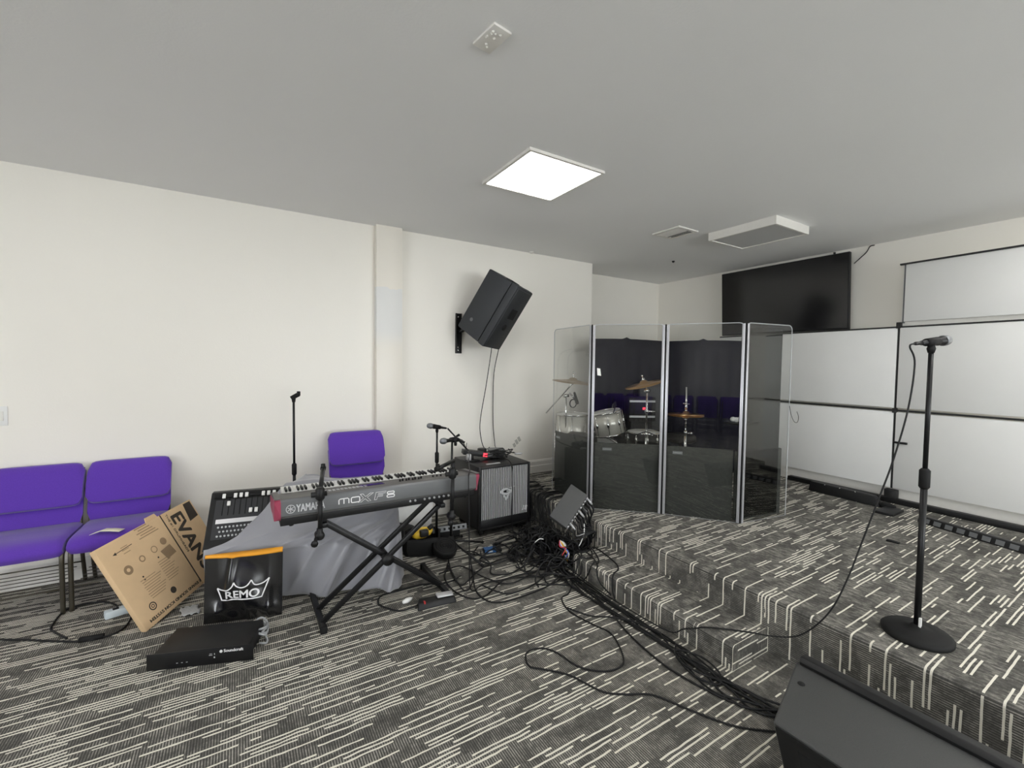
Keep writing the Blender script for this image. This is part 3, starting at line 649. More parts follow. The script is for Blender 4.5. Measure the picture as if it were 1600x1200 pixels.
mb = MB(); rbox(mb, RL * .58, RL * .605, -0.0008, 0, .058, .060); rbox(mb, RL * .575, RL * .607, -0.0008, 0, .050, .053); rbox(mb, RL * .625, RL * .63, -.0008, 0, .052, .060); rbox(mb, RL * .62, RL * .632, -.0008, 0, .034, .042)
for k in range(3): rbox(mb, RL * (.27 + .045 * k), RL * (.285 + .045 * k), -.0008, 0, .027 - .0 * k, .030)
obj('indicator_print', mb, M['greyprint'], t)
mb = MB()
for k in range(4):
    c = Vector((0.10, 2.975, 0.012 + 0.011 * k)); rr = 0.045 + 0.006 * (k % 2)
    mb.sweep([c + Vector((math.cos(a) * rr * .7, math.sin(a) * rr * 1.3, 0.028 * abs(math.sin(a * 1.0 + k)))) for a in [2 * PI * i / 20 for i in range(20)]], 0.006, 6, True)
mb.sweep(spline([(0.11, 2.93, 0.03), (0.125, 2.90, 0.012), (0.12, 2.86, 0.008), (0.085, 2.88, 0.008)]), 0.006)
mb.sweep(spline([(0.08, 3.0, 0.035), (0.10, 3.0, 0.07), (0.12, 2.98, 0.06), (0.10, 2.94, 0.03)]), 0.006)
tag(obj('coiled_cable', mb, M['greycable'], origin=(.1, 2.97, 0)), 'short bundled light grey cable beside the rack unit', 'cable')
# ================================================================ keyboard on X stand (back panel faces the room)
KX0, KX1, KY, KZ = 0.165, 1.475, 2.80, 0.685
t = empty('digital_keyboard', (0.82, KY + 0.2, KZ), 'grey stage keyboard with maroon end blocks on black X stand', 'keyboard')
kp = [(0.03, 0.0), (0.37, 0.0), (0.40, 0.03), (0.40, 0.095), (0.255, 0.105), (0.245, 0.135), (0.03, 0.165), (0.0, 0.150), (0.0, 0.065), (0.03, 0.05)]
obj('underside', MB().prism([(KX0 + .03, KY + a, KZ + z) for a, z in [(0.03, 0.0), (0.37, 0.0), (0.37, 0.05), (0.03, 0.05)]], (KX1 - KX0 - .06, 0, 0)), M['black'], t, bevel=0.004)
obj('body', MB().prism([(KX0 + .032, KY + a, KZ + z) for a, z in [(0.012, 0.05), (0.40, 0.05), (0.40, 0.088), (0.255, 0.088), (0.245, 0.135), (0.03, 0.160), (0.012, 0.160)]], (KX1 - KX0 - .064, 0, 0)), M['kbtop'], t, bevel=0.002)
obj('rear_panel', MB().prism([(KX0 + .03, KY + a, KZ + z) for a, z in [(0.0, 0.065), (0.0, 0.150), (0.012, 0.160), (0.012, 0.055)]], (KX1 - KX0 - .06, 0, 0)), M['kbgrey'], t, bevel=0.002)
for x0, x1, sgn in ((KX0, KX0 + .032, -1), (KX1 - .032, KX1, 1)):
    xo = x0 if sgn < 0 else x1; xi = x1 if sgn < 0 else x0
    mb = MB().add([(xi, KY - .001, KZ + .150), (xi, KY - .001, KZ + .06), (xi, KY + .02, KZ + .04), (xo, KY + .012, KZ + .150), (xo, KY + .05, KZ + .03), (xi, KY + .40, KZ + .04), (xo, KY + .39, KZ + .03), (xo, KY + .39, KZ + .095), (xi, KY + .40, KZ + .095), (xi, KY + .02, KZ + .162), (xo, KY + .03, KZ + .160)],
        [(0, 1, 3), (1, 4, 3), (1, 2, 4), (2, 5, 6, 4), (4, 6, 7, 10, 3), (5, 8, 7, 6), (10, 7, 8, 9), (0, 3, 10, 9), (0, 9, 8, 5, 2, 1)])
    obj('end_block', mb, M['maroon'], t)
    obj('end_cap', MB().prism([(min(x0, x1) + .001, KY + a, KZ + z) for a, z in [(0.014, .161), (.39, .10), (.39, .104), (.245, .150), (.014, .167)]], (.030, 0, 0)), M['kbtop'], t)
# keys: seen end-on behind the control surface
nw = 52; kx0 = KX0 + 0.058; kw_ = (KX1 - 0.058 - kx0) / nw
wk = obj('white_key', MB().box((kx0 + .0006, KY + 0.256, KZ + 0.10), (kx0 + kw_ - .0006, KY + 0.405, KZ + 0.138)), M['white'], t, bevel=0.0015)
for k in range(1, nw):
    c = copy_tree(wk, t); c.location = (kw_ * k, 0, 0)
bk0 = obj('black_key', MB().prism([(kx0 - .0055, KY + a, KZ + z) for a, z in [(.257, .136), (.352, .136), (.345, .151), (.257, .153)]], (.011, 0, 0)), M['black'], t, bevel=0.0015)
first = True
for k in range(nw - 1, 0, -1):
    if (nw - k) % 7 in (1, 2, 4, 5, 6):
        if first: bk0.location = (kw_ * k, 0, 0); first = False
        else: c = copy_tree(bk0, t); c.location = (kw_ * k, 0, 0)
mb = MB(); mb.add(*text('YAMAHA', 0.062, (1, 0, 0), (0, 0, 1), (KX0 + 0.112, KY - .0006, KZ + 0.101), thick=.0012, wide=0.60))
c = Vector((KX0 + .082, KY - .0006, KZ + .103)); n_ = 30
mb.add([c + Vector((math.cos(2 * PI * k / n_) * r_, 0, math.sin(2 * PI * k / n_) * r_)) for r_ in (.025, .0215) for k in range(n_)], [(k, (k + 1) % n_, n_ + (k + 1) % n_, n_ + k) for k in range(n_)])
for k in range(3):
    a = PI / 2 + k * PI / 3; d = Vector((math.cos(a), 0, math.sin(a))); p = Vector((-d.z, 0, d.x)) * .0022
    mb.add([c + d * .019 + p, c + d * .019 - p, c - d * .019 - p, c - d * .019 + p], [(0, 1, 2, 3)])
    for sg in (1, -1):
        e = c + d * (.017 * sg); mb.add([e + d * .002 * sg, e + p * 2.2 - d * .004 * sg, e - p * 2.2 - d * .004 * sg], [(0, 1, 2)])
obj('maker_print', mb, M['greyprint'], t)
mb = MB()
zc = KZ + 0.108; x = KX0 + 0.345
def wide_stroke(mb, pts2, w):
    mb.grid([[Vector((x0_ + n_[0], KY - .0008, z0_ + n_[1])), Vector((x0_ - n_[0], KY - .0008, z0_ - n_[1]))] for (x0_, z0_), n_ in [((p[0], p[1]), (lambda d: (-d[1] * w, d[0] * w))((lambda a, b: ((b[0] - a[0]) / max(1e-6, math.hypot(b[0] - a[0], b[1] - a[1])), (b[1] - a[1]) / max(1e-6, math.hypot(b[0] - a[0], b[1] - a[1]))))(pts2[max(i - 1, 0)], pts2[min(i + 1, len(pts2) - 1)]))) for i, p in enumerate(pts2)]], False)
h_ = 0.019; w1 = 0.0032
def rr(x0_, x1_, z0_, z1_, r_=.008, n=5):
    o = []
    for cx, cz, a0 in ((x1_ - r_, z1_ - r_, 0), (x0_ + r_, z1_ - r_, PI / 2), (x0_ + r_, z0_ + r_, PI), (x1_ - r_, z0_ + r_, 1.5 * PI)):
        o += [(cx + r_ * math.cos(a0 + PI / 2 * k / n), cz + r_ * math.sin(a0 + PI / 2 * k / n)) for k in range(n + 1)]
    return o + [o[0]]
wide_stroke(mb, [(x, zc - h_), (x, zc + h_ * .4), (x + .008, zc + h_ * .7), (x + .05, zc + h_ * .7), (x + .058, zc + h_ * .4), (x + .058, zc - h_)], w1)
wide_stroke(mb, [(x + .029, zc - h_), (x + .029, zc + h_ * .7)], w1)
wide_stroke(mb, rr(x + .072, x + .122, zc - h_, zc + h_ * .7), w1)
def outline(poly, w): wide_stroke(mb, poly + [poly[0]], w)
xx = x + .125
outline([(xx, zc + .026), (xx + .017, zc + .026), (xx + .033, zc + .007), (xx + .062, zc + .026), (xx + .082, zc + .026), (xx + .043, zc + .001), (xx + .066, zc - .024), (xx + .048, zc - .024), (xx + .030, zc - .006), (xx + .006, zc - .024), (xx - .012, zc - .024), (xx + .020, zc)], .0014)
xx = x + .212
outline([(xx, zc - .022), (xx + .010, zc + .024), (xx + .075, zc + .024), (xx + .070, zc + .014), (xx + .024, zc + .014), (xx + .022, zc + .005), (xx + .055, zc + .005), (xx + .052, zc - .004), (xx + .019, zc - .004), (xx + .015, zc - .022)], .0014)
wide_stroke(mb, rr(x + .292, x + .340, zc - h_ * .95, zc - .0025, .007), w1); wide_stroke(mb, rr(x + .294, x + .338, zc + .0045, zc + h_ * .95, .006), w1)
obj('model_print', mb, M['print'], t)
mb = MB()
for k in range(9): mb.lathe([(0, .008), (.006, .008)], (KX0 + .80 + .035 * k + (.03 if k > 1 else 0), KY + .03, KZ + .032), (0, -1, 0), 10)
obj('rear_jacks', mb, M['silver'], t)
mb = MB()
for k in range(8): mb.lathe([(0, .007), (.016, .006)], (KX0 + .76 + .022 * k, KY + .12 + .014 * (k % 2), KZ + .148), (0, 0, 1), 10)
for k in range(3): mb.lathe([(0, .006), (.014, .005)], (KX0 + 1.0 + .03 * k, KY + .13, KZ + .147), (0, 0, 1), 10)
obj('control_knobs', mb, M['black'], t)
obj('display', MB().prism([(KX0 + .50, KY + a, KZ + z) for a, z in [(.10, .1525), (.17, .1445), (.17, .1465), (.10, .1545)]], (.15, 0, 0)), M['screen'], t)
mb = MB()
for k in range(26): mb.box((-.008, -.004, 0), (.008, .004, .003), None, (KX0 + .24 + .024 * (k % 13), KY + .10 + .03 * (k // 13), KZ + .152 - .0035 * (k // 13)))
obj('button_rows', mb, M['greyprint'], t)
mb = MB()
for x in (KX0 + .09, KX1 - .09):
    for y in (.06, .34): mb.lathe([(0, .014), (.012, .012)], (x, KY + y, KZ), (0, 0, -1), 10)
obj('rubber_foot', mb, M['rubber'], t)

# X stand
t = empty('keyboard_stand', (0.83, 3.05, 0), 'black folding X keyboard stand on the striped carpet', 'stand')
def bar(mb, a, b, w, h): 
    a = Vector(a); b = Vector(b); d = (b - a).normalized(); s_ = d.cross(Vector((0, 1, 0))).normalized() if abs(d.y) < .9 else Vector((1, 0, 0)); u_ = s_.cross(d).normalized()
    c = [s_ * w + u_ * h, s_ * -w + u_ * h, s_ * -w - u_ * h, s_ * w - u_ * h]
    return mb.hexa([a + q for q in c] + [b + q for q in c])
AT, AB = (1.19, 0.645), (0.42, 0.03); BT, BB = (0.43, 0.645), (1.23, 0.03)
for y in (2.87, 3.04):
    mb = bar(MB(), (AB[0], y, AB[1]), (AT[0], y, AT[1]), .015, .0125); obj('brace', mb, M['blackmetal'], t, bevel=.003)
obj('brace', bar(MB(), (BB[0], 2.935, BB[1]), (BT[0], 2.935, BT[1]), .015, .0125), M['blackmetal'], t, bevel=.003)
obj('brace', bar(MB(), (BB[0], 2.98, BB[1]), (BT[0], 2.98, BT[1]), .015, .0125), M['blackmetal'], t, bevel=.003)
for x in (.42, 1.235):
    f = obj('foot', bar(MB(), (x, 2.80, .022), (x, 3.31, .022), .016, .018), M['blackmetal'], t, bevel=.003)
    mb = MB().box((x - .02, 2.785, 0), (x + .02, 2.815, .044)).box((x - .02, 3.295, 0), (x + .02, 3.325, .044)); obj('end_cap', mb, M['rubber'], f, bevel=.006)
for x in (.43, 1.19):
    f = obj('support_arm', bar(MB(), (x, 2.80, .658), (x, 3.22, .658), .016, .014), M['blackmetal'], t, bevel=.003)
    obj('rubber_pad', MB().box((x - .018, 2.84, .672), (x + .018, 3.18, .684)), M['rubber'], f)
px_, pz_ = .826, .3385
obj('pivot', MB().lathe([(0, .026), (.19, .026)], (px_, 2.86, pz_), (0, 1, 0), 16).lathe([(0, .038), (.012, .038)], (px_, 2.862, pz_), (0, -1, 0), 16), M['black'], t)
# upper tier arms clamped to the stand
def tier(x, tip, clampz, post_top, arm_z=None):
    a = obj('tier_post', MB().tube((x, 2.755, clampz), (x + .005, 2.755, post_top), .0125), M['blackmetal'], t)
    obj('clamp', MB().lathe([(0, .016), (.008, .026), (.052, .026), (.06, .018)], (x, 2.738, clampz - .01), (0, 1, 0), 16).lathe([(-.03, .017), (.035, .017)], (x, 2.756, clampz), (0, 0, 1), 14).tube((x - .02, 2.75, clampz - .02), (x - .035, 2.70, clampz - .03), .011).lathe([(0, .02), (.012, .02)], (x - .035, 2.70, clampz - .03), (-.3, -1, -.2), 8), M['black'], a)
    obj('joint', MB().lathe([(-.035, .017), (-.025, .026), (.03, .026), (.04, .016)], (x + .004, 2.76, post_top), (0, 0, 1), 16).tube((x - .045, 2.76, post_top), (x + .04, 2.76, post_top), .016), M['black'], a)
    p = Vector((x + .005, 2.765, post_top + .02)); q = Vector(tip)
    if arm_z:
        obj('post_extension', MB().tube((x + .005, 2.755, post_top), (x + .01, 2.755, arm_z), .011), M['blackmetal'], a); p = Vector((x + .01, 2.755, arm_z - .01))
    obj('tier_arm', MB().tube(p, q, .013), M['blackmetal'], a)
    obj('arm_cap', MB().tube(q - (q - p).normalized() * .005, q + (q - p).normalized() * .018, .017).tube(q, q + Vector((0, 0, .03)), .013), M['rubber'], a)
tier(.395, (.455, 3.02, .955), .63, .865)
tier(1.235, (1.065, 2.60, 0.972), .60, .885, 0.985)

# ================================================================ microphones and stands
def mic(base_pt, d, label, cat='microphone', sc=1.0, sleeve=None):
    d = Vector(d).normalized(); p = Vector(base_pt)
    t = empty('microphone', p, label, cat)
    obj('body', MB().lathe([(0, .009 * sc), (.004, .0115 * sc), (.12 * sc, .016 * sc), (.145 * sc, .0235 * sc), (.150 * sc, .0245 * sc)], p, d, 18), M['black'], t)
    obj('grille', MB().lathe([(.150 * sc, .0255 * sc), (.162 * sc, .0262 * sc), (.163 * sc, .0255 * sc), (.175 * sc, .0252 * sc), (.187 * sc, .0225 * sc), (.196 * sc, .015 * sc), (.2 * sc, .004 * sc)], p, d, 20), M['grillewire'], t)
    obj('connector', MB().lathe([(-.045, .006), (-.035, .009), (0, .0095)], p, d, 12), M['blackmetal'], t)
    return t
# bare straight stand in front of the wall
def straight_stand(x, y, z0, ztop, zc, label, r=.009, round_base=True, base_r=.128):
    t = empty('microphone_stand', (x, y, z0), label, 'microphone stand')
    if round_base: obj('base', MB().lathe([(0, base_r - .004), (.006, base_r), (.020, base_r), (.032, base_r * .9), (.040, base_r * .5), (.046, .03), (.06, .02)], (x, y, z0), (0, 0, 1), 32), M['rubber'], t)
    obj('lower_tube', MB().tube((x, y, z0 + .02), (x, y, zc), r * 1.35), M['blackmetal'], t)
    obj('clutch', MB().lathe([(0, r * 1.5), (.01, r * 2.1), (.09, r * 2.1), (.10, r * 1.3)], (x, y, zc - .05), (0, 0, 1), 16), M['rubber'], t)
    obj('upper_tube', MB().tube((x, y, zc), (x, y, ztop), r), M['blackmetal'], t)
    return t
t = straight_stand(0.385, 4.03, 0, 1.315, .75, 'empty black microphone stand against cream wall behind the console')
obj('mic_clip', MB().lathe([(0, .012), (.03, .016), (.04, .012)], (.385, 4.03, 1.305), (0, 0, 1), 12).tube((.365, 4.03, 1.338), (.425, 4.03, 1.372), .017, .019).box((.41, 4.015, 1.36), (.435, 4.045, 1.395)), M['rubber'], t, bevel=.003)
# two stands beside the bass cabinet
def clip(t, p, d):
    d = Vector(d).normalized(); p = Vector(p)
    obj('mic_clip', MB().lathe([(0, .011), (.02, .014), (.035, .010)], p - Vector((0, 0, .05)), (0, 0, 1), 12).lathe([(-.035, .0185), (.04, .0215)], p, d, 14), M['rubber'], t)
d1 = Vector((-.80, -.30, .18)).normalized()
t = straight_stand(1.50, 3.68, 0, 1.035, .80, 'black microphone stand behind keyboard end, the taller mic clipped on it', .0085)
m1 = Vector((1.50, 3.68, 1.075)); clip(t, m1, d1)
mic(m1 - d1 * .075, d1, 'black handheld microphone with grey ball grille, upper of two beside bass cabinet', sc=.95)
t = empty('microphone_stand', (1.562, 3.50, 0), 'black tripod boom stand behind keyboard end with folded boom arm', 'microphone stand')
bx_, by_ = 1.562, 3.50
obj('lower_tube', MB().tube((bx_, by_, .06), (bx_, by_, .62), .0125), M['blackmetal'], t)
obj('upper_tube', MB().tube((bx_, by_, .6), (bx_ + .005, by_, .985), .009), M['blackmetal'], t)
obj('clutch', MB().lathe([(0, .014), (.012, .02), (.08, .02), (.09, .012)], (bx_, by_, .56), (0, 0, 1), 14), M['rubber'], t)
obj('hub', MB().lathe([(0, .03), (.06, .034), (.09, .02)], (bx_, by_, .05), (0, 0, 1), 16), M['rubber'], t)
for a in (-.75, .85, .05):
    e = Vector((bx_ + .32 * math.cos(a), by_ + .32 * math.sin(a), .012)) if a != -.75 else Vector((1.66, 3.10, .012))
    l = obj('leg', MB().tube((bx_, by_, .10), e, .0095), M['blackmetal'], t); obj('rubber_foot', MB().ball(e, .014), M['rubber'], l)
obj('boom_joint', MB().lathe([(0, .02), (.05, .02)], (bx_ - .02, by_ - .02, .985), (1, .4, 0), 14).lathe([(0, .008), (.05, .012)], (bx_ + .03, by_, 1.0), (.8, .2, .3), 8), M['rubber'], t)
obj('boom_arm', MB().tube((bx_ - .03, by_ + .02, 1.08), (bx_ + .14, by_ - .06, .875), .007).tube((bx_ + .03, by_ - .01, 1.0), (bx_ + .10, by_ - .05, .955), .011), M['blackmetal'], t)
d2 = Vector((-.78, -.42, .07)).normalized(); m2 = Vector((1.58, 3.46, .985)); clip(t, m2, d2)
m2b = m2 - d2 * .0
mic(m2b, d2, 'black handheld microphone with grey ball grille and cable, lower of two beside bass cabinet', sc=1.0)
cend = m2b - d2 * .05
tag(obj('microphone_cable', MB().sweep(spline([cend, cend - d2 * .05 + Vector((0, 0, -.01)), cend - d2 * .085 + Vector((0, 0, -.06)), (1.64, 3.32, .892), (1.53, 3.10, .872), (1.425, 2.87, .862), (1.375, 2.785, .835), (1.37, 2.765, .62), (1.375, 2.765, .3), (1.385, 2.77, .06), (1.43, 2.79, .008), (1.55, 2.84, .008), (1.757, 2.803, .008), (1.95, 2.72, .01)]), .0042), M['cable'], origin=cend), 'thin black microphone cable laid over the right keyboard end and dropping to the floor', 'cable')

# ================================================================ bass cabinet
AX0, AX1, AY0, AY1, AZ0, AZ1 = 1.90, 2.475, 3.63, 4.20, .065, .672
t = empty('bass_cabinet', ((AX0 + AX1) / 2, 3.9, 0), 'black bass speaker cabinet with silver striped grille on casters', 'speaker cabinet')
mb = MB(); 
mb.box((AX0, AY0 + .02, AZ0), (AX1, AY1, AZ1)); obj('body', mb, M['black'], t, bevel=.012)
mb = MB(); fw = .022
mb.box((AX0 + .002, AY0 - .004, AZ0), (AX0 + fw, AY0 + .02, AZ1 - .002)).box((AX1 - fw, AY0 - .004, AZ0), (AX1 - .002, AY0 + .02, AZ1 - .002)).box((AX0 + fw, AY0 - .004, AZ1 - fw), (AX1 - fw, AY0 + .02, AZ1 - .002)).box((AX0 + fw, AY0 - .004, AZ0), (AX1 - fw, AY0 + .02, AZ0 + .10))
obj('front_frame', mb, M['black'], t, bevel=.004)
obj('grille_backing', MB().box((AX0 + fw, AY0 + .012, AZ0 + .10), (AX1 - fw, AY0 + .02, AZ1 - fw)), M['dark'], t)
mb = MB(); gx0, gx1 = AX0 + fw + .004, AX1 - fw - .004; ns = 27
for k in range(ns):
    x = gx0 + (gx1 - gx0) * (k + .5) / ns; mb.box((x - .0030, AY0 + .002, AZ0 + .10), (x + .0030, AY0 + .012, AZ1 - fw))
obj('grille_slats', mb, M['slat'], t)
# badge: winged ring with a V underneath
cx, cz, yy = (gx0 + gx1) / 2 + .01, AZ0 + .345, AY0 - .002
mb = MB(); n_ = 26
out = [(cx + .066 * math.cos(a) * (1.12 if abs(math.cos(a)) > .95 else 1), cz + .034 * math.sin(a)) for a in [2 * PI * k / n_ for k in range(n_)]]
inn = [(cx + .034 * math.cos(a), cz + .014 * math.sin(a)) for a in [2 * PI * k / n_ for k in range(n_)]]
mb.add([(p[0], yy, p[1]) for p in out + inn], [(k, (k + 1) % n_, n_ + (k + 1) % n_, n_ + k) for k in range(n_)])
mb.add([(cx + .01, yy, cz + .030), (cx + .095, yy, cz + .040), (cx + .060, yy, cz + .012), (cx + .04, yy, cz + .016)], [(0, 1, 2, 3)])
mb.add([(cx - .038, yy, cz - .036), (cx - .016, yy, cz - .036), (cx, yy, cz - .06), (cx + .016, yy, cz - .036), (cx + .038, yy, cz - .036), (cx + .004, yy, cz - .088), (cx - .004, yy, cz - .088)], [(0, 1, 2, 6), (2, 3, 4, 5), (2, 5, 6)])
mb.box((cx + .005, yy, cz - .004), (cx + .03, yy + .001, cz + .004))
obj('badge_plate', MB().add([(p[0], yy + .002, p[1]) for p in inn], [tuple(range(n_))]), M['dark'], t); obj('badge', mb, M['greyprint'], t, solid=.003)
obj('size_print', MB().add(*text('18', .062, (1, 0, 0), (0, 0, 1), (gx1 - .075, AY0 - .003, AZ0 + .150), thick=.003, shear=.25)), M['print'], t)
obj('side_handle', MB().box((AX0 - .002, 3.82, .50), (AX0 + .004, 3.98, .59)).tube((AX0 - .006, 3.82, .575), (AX0 - .006, 3.98, .575), .008), M['rubber'], t, bevel=.003)
for x in (AX0 + .06, AX1 - .06):
    for y in (AY0 + .07, AY1 - .07): obj('caster', MB().lathe([(0, .03), (.03, .03)], (x - .015, y, .031), (1, 0, 0), 16).box((x - .02, y - .02, .045), (x + .02, y + .02, AZ0)), M['rubber'], t)
obj('tilt_bar', MB().tube((AX0 + .01, AY0 - .02, .085), (AX1 - .01, AY0 - .02, .085), .009), M['rubber'], t)
# gear on top of it
ZT = AZ1
t = empty('wireless_receiver', (1.99, 3.98, ZT), 'slanted black receiver with red lit display on top of bass cabinet', 'receiver')
Ra = Matrix.Rotation(-.25, 3, 'Z') @ Matrix.Rotation(.16, 3, 'Y')
obj('casing', MB().box((-.12, -.05, 0), (.13, .06, .045), Ra, (2.02, 3.98, ZT + .045)), M['black'], t, bevel=.006)
obj('display', MB().box((.085, -.053, .004), (.127, -.050, .041), Ra, (2.02, 3.98, ZT + .045)), M['red'], t)
obj('antenna', MB().tube(Vector((1.945, 4.01, ZT + .09)), Vector((1.96, 4.02, ZT + .17)), .003), M['black'], t)
obj('stand_foot', MB().box((1.89, 3.90, ZT), (2.05, 4.0, ZT + .012)).box((1.95, 3.94, ZT + .012), (2.0, 4.02, ZT + .062)), M['black'], t, bevel=.003)
t = tag(obj('power_adapter', MB().box((1.915, 3.90, ZT + .012), (1.955, 3.945, ZT + .075)), M['silver'], bevel=.006, origin=(1.93, 3.92, ZT)), 'small grey power adapter beside the red lit receiver', 'adapter')
t = empty('effects_unit', (2.30, 4.05, ZT), 'dark grey box unit at the back of the bass cabinet top', 'audio unit')
obj('casing', MB().box((-.085, -.06, 0), (.085, .07, .05), Matrix.Rotation(-.35, 3, 'Z'), (2.33, 4.06, ZT + .02)), M['kbgrey'], t, bevel=.005)
obj('foot', MB().box((2.27, 4.02, ZT), (2.39, 4.1, ZT + .02)), M['rubber'], t)
t = empty('pedal_box', (2.17, 3.93, ZT), 'round shouldered dark grey pedal between the receiver and the cables', 'pedal')
obj('casing', MB().ball((2.17, 3.95, ZT + .035), .055, 16, .62), M['kbgrey'], t)
obj('ring', MB().lathe([(0, .05), (.03, .045)], (2.15, 4.05, ZT + .06), (0, 0, 1), 18), M['black'], t)
rng = random.Random(3)
for k in range(9):
    cx_, cy_ = 2.22 + .16 * rng.random(), 3.84 + .12 * rng.random(); r_ = .05 + .05 * rng.random(); zz = ZT + .008 + .008 * k
    pts = []
    for i in range(11):
        a = i * (1.7 * PI / 10) + k * 1.3; pts.append((cx_ + r_ * 1.4 * math.cos(a) + .02 * math.sin(3 * a), cy_ + r_ * .8 * math.sin(a), zz + .014 * math.sin(2 * a + k) + .008))
    tag(obj('patch_cable', MB().sweep(spline(pts, 5), .0055), M['cable'], origin=(cx_, cy_, ZT)), 'short black patch cable in the heap on top of the bass cabinet', 'cable', 'cables heaped on the bass cabinet')
mb = MB().box((2.02, 3.70, ZT + .001), (2.17, 3.725, ZT + .006), Matrix.Identity(3))
tag(obj('metal_strip', mb, M['silver'], origin=(2.1, 3.71, ZT)), 'thin bright metal strip lying at front of the bass cabinet top', 'strip')
tag(obj('cable_plug', MB().lathe([(0, .010), (.06, .012), (.08, .006)], (2.40, 3.80, ZT + .055), (1, -.2, 0), 12), M['silver'], origin=(2.4, 3.8, ZT)), 'bright metal plug at right end of the cables on the bass cabinet', 'plug')
tag(obj('hanging_cable', MB().sweep(spline([(2.26, 3.80, ZT + .03), (2.25, 3.66, ZT + .02), (2.25, 3.605, ZT - .05), (2.252, 3.60, .45), (2.245, 3.60, .2), (2.25, 3.58, .03), (2.24, 3.5, .008)]), .005), M['cable'], origin=(2.26, 3.8, ZT)), 'black cable hanging down the striped front of the bass cabinet', 'cable')

# ================================================================ clutter behind the keyboard stand
t = empty('open_gear_bag', (1.33, 3.66, 0), 'open black bag holding a yellow tool on floor behind keyboard stand', 'bag')
bp = [Vector((1.16, 3.58, 0)), Vector((1.44, 3.46, 0)), Vector((1.54, 3.70, 0)), Vector((1.25, 3.84, 0))]; bc = sum(bp, Vector()) / 4
mb = MB(); rings = []
for h, k in ((0, .92), (.06, 1.04), (.13, 1.03), (.155, .98), (.15, .92), (.05, .86)):
    ring = []
    for i in range(4):
        for q in (.12, .5, .88): p = bp[i].lerp(bp[(i + 1) % 4], q); p = bc + (p - bc) * k; ring.append(Vector((p.x, p.y, h + .01 * math.sin(i * 2.2 + q * 5 + h * 20) * (h > .1))))
    rings.append(ring + [ring[0]])
mb.grid(rings); mb.add(rings[0][:12], [tuple(range(12))]); mb.add(rings[-1][:12], [tuple(range(12))])
obj('bag_body', mb, M['rubber'], t)
t = empty('yellow_tool', (1.36, 3.62, .06), 'yellow handheld tool lying in the open black bag', 'tool')
obj('body', MB().lathe([(0, .02), (.03, .04), (.10, .05), (.16, .035), (.19, .012)], (1.25, 3.60, .165), (1, .15, .05), 14), M['yellow'], t)
obj('grip', MB().box((1.30, 3.53, .16), (1.37, 3.58, .215)).tube((1.39, 3.60, .2), (1.43, 3.60, .225), .02), M['black'], t, bevel=.006)
t = empty('round_pedal', (1.50, 3.42, 0), 'round black ribbed rubber pad on floor beside the black bag', 'pedal')
mb = MB(); pr = [(0, .10), (.05, .105)]
for k in range(5): pr += [(.055, .105 - .02 * k), (.062, .10 - .02 * k), (.062, .092 - .02 * k), (.055, .088 - .02 * k)]
mb.lathe(pr + [(.055, .004)], (0, 0, 0), (0, 0, 1), 32)
R = Matrix.Rotation(.35, 3, 'X'); mb.v = [tuple(R @ Vector(p) + Vector((1.475, 3.44, .045))) for p in mb.v]
obj('pad', mb, M['rubber'], t)
t = empty('pedal_board', (1.63, 3.62, 0), 'dark grey metal rack unit propped behind the round black pad', 'audio unit')
R = Matrix.Rotation(-.12, 3, 'Z') @ Matrix.Rotation(-.35, 3, 'X')
obj('casing', MB().box((-.16, -.02, 0), (.17, .14, .05), R, (1.63, 3.70, .10)), M['kbgrey'], t, bevel=.004)
obj('rear_support', MB().box((1.50, 3.74, 0), (1.76, 3.80, .13)), M['black'], t)
mb = MB()
for k in range(6): mb.box((-.10 + .045 * k, -.022, .014), (-.08 + .045 * k, -.02, .034), R, (1.63, 3.70, .10))
obj('front_sockets', mb, M['dark'], t)
t = empty('storage_bin', (1.45, 4.12, 0), 'white plastic bin on floor by the wall under the keyboard', 'bin')
def taper(mb, c, a, b, h, k): return mb.hexa([(c[0] - a, c[1] - b, 0.002), (c[0] + a, c[1] - b, 0.002), (c[0] + a, c[1] + b, 0.002), (c[0] - a, c[1] + b, 0.002), (c[0] - a * k, c[1] - b * k, h), (c[0] + a * k, c[1] - b * k, h), (c[0] + a * k, c[1] + b * k, h), (c[0] - a * k, c[1] + b * k, h)])
obj('tub', taper(MB(), (1.42, 4.18), .19, .10, .27, 1.08), M['white'], t, bevel=.012)
obj('lid', MB().box((1.20, 4.06, .27), (1.64, 4.30, .295)), M['white'], t, bevel=.008)
tag(obj('black_pouch', MB().lathe([(0, .10), (.05, .16), (.10, .15), (.14, .06)], (1.25, 3.98, 0), (0, 0, 1), 20), M['rubber'], origin=(1.25, 3.98, 0)), 'soft black pouch on floor behind the open black bag', 'bag')
# sustain pedal
t = empty('sustain_pedal', (1.13, 2.80, 0), 'black sustain pedal with bright metal treadle on carpet before the stand', 'pedal')
Rp = Matrix.Rotation(-.02, 3, 'Z')
obj('base', MB().hexa([(0.985, 2.735, 0), (1.26, 2.715, 0), (1.275, 2.80, 0), (1.01, 2.825, 0), (1.0, 2.75, .045), (1.25, 2.735, .035), (1.262, 2.79, .035), (1.02, 2.81, .05)]), M['black'], t, bevel=.008)
obj('treadle', MB().hexa([(1.13, 2.748, .045), (1.245, 2.738, .040), (1.258, 2.795, .042), (1.135, 2.803, .047), (1.13, 2.752, .060), (1.24, 2.742, .052), (1.252, 2.79, .054), (1.135, 2.80, .062)]), M['silver'], t, bevel=.006)
obj('red_glint', MB().box((1.035, 2.7395, .036), (1.043, 2.76, .0505)), M['redglint'], t)  # red chip painting a small reddish reflection on the pedal
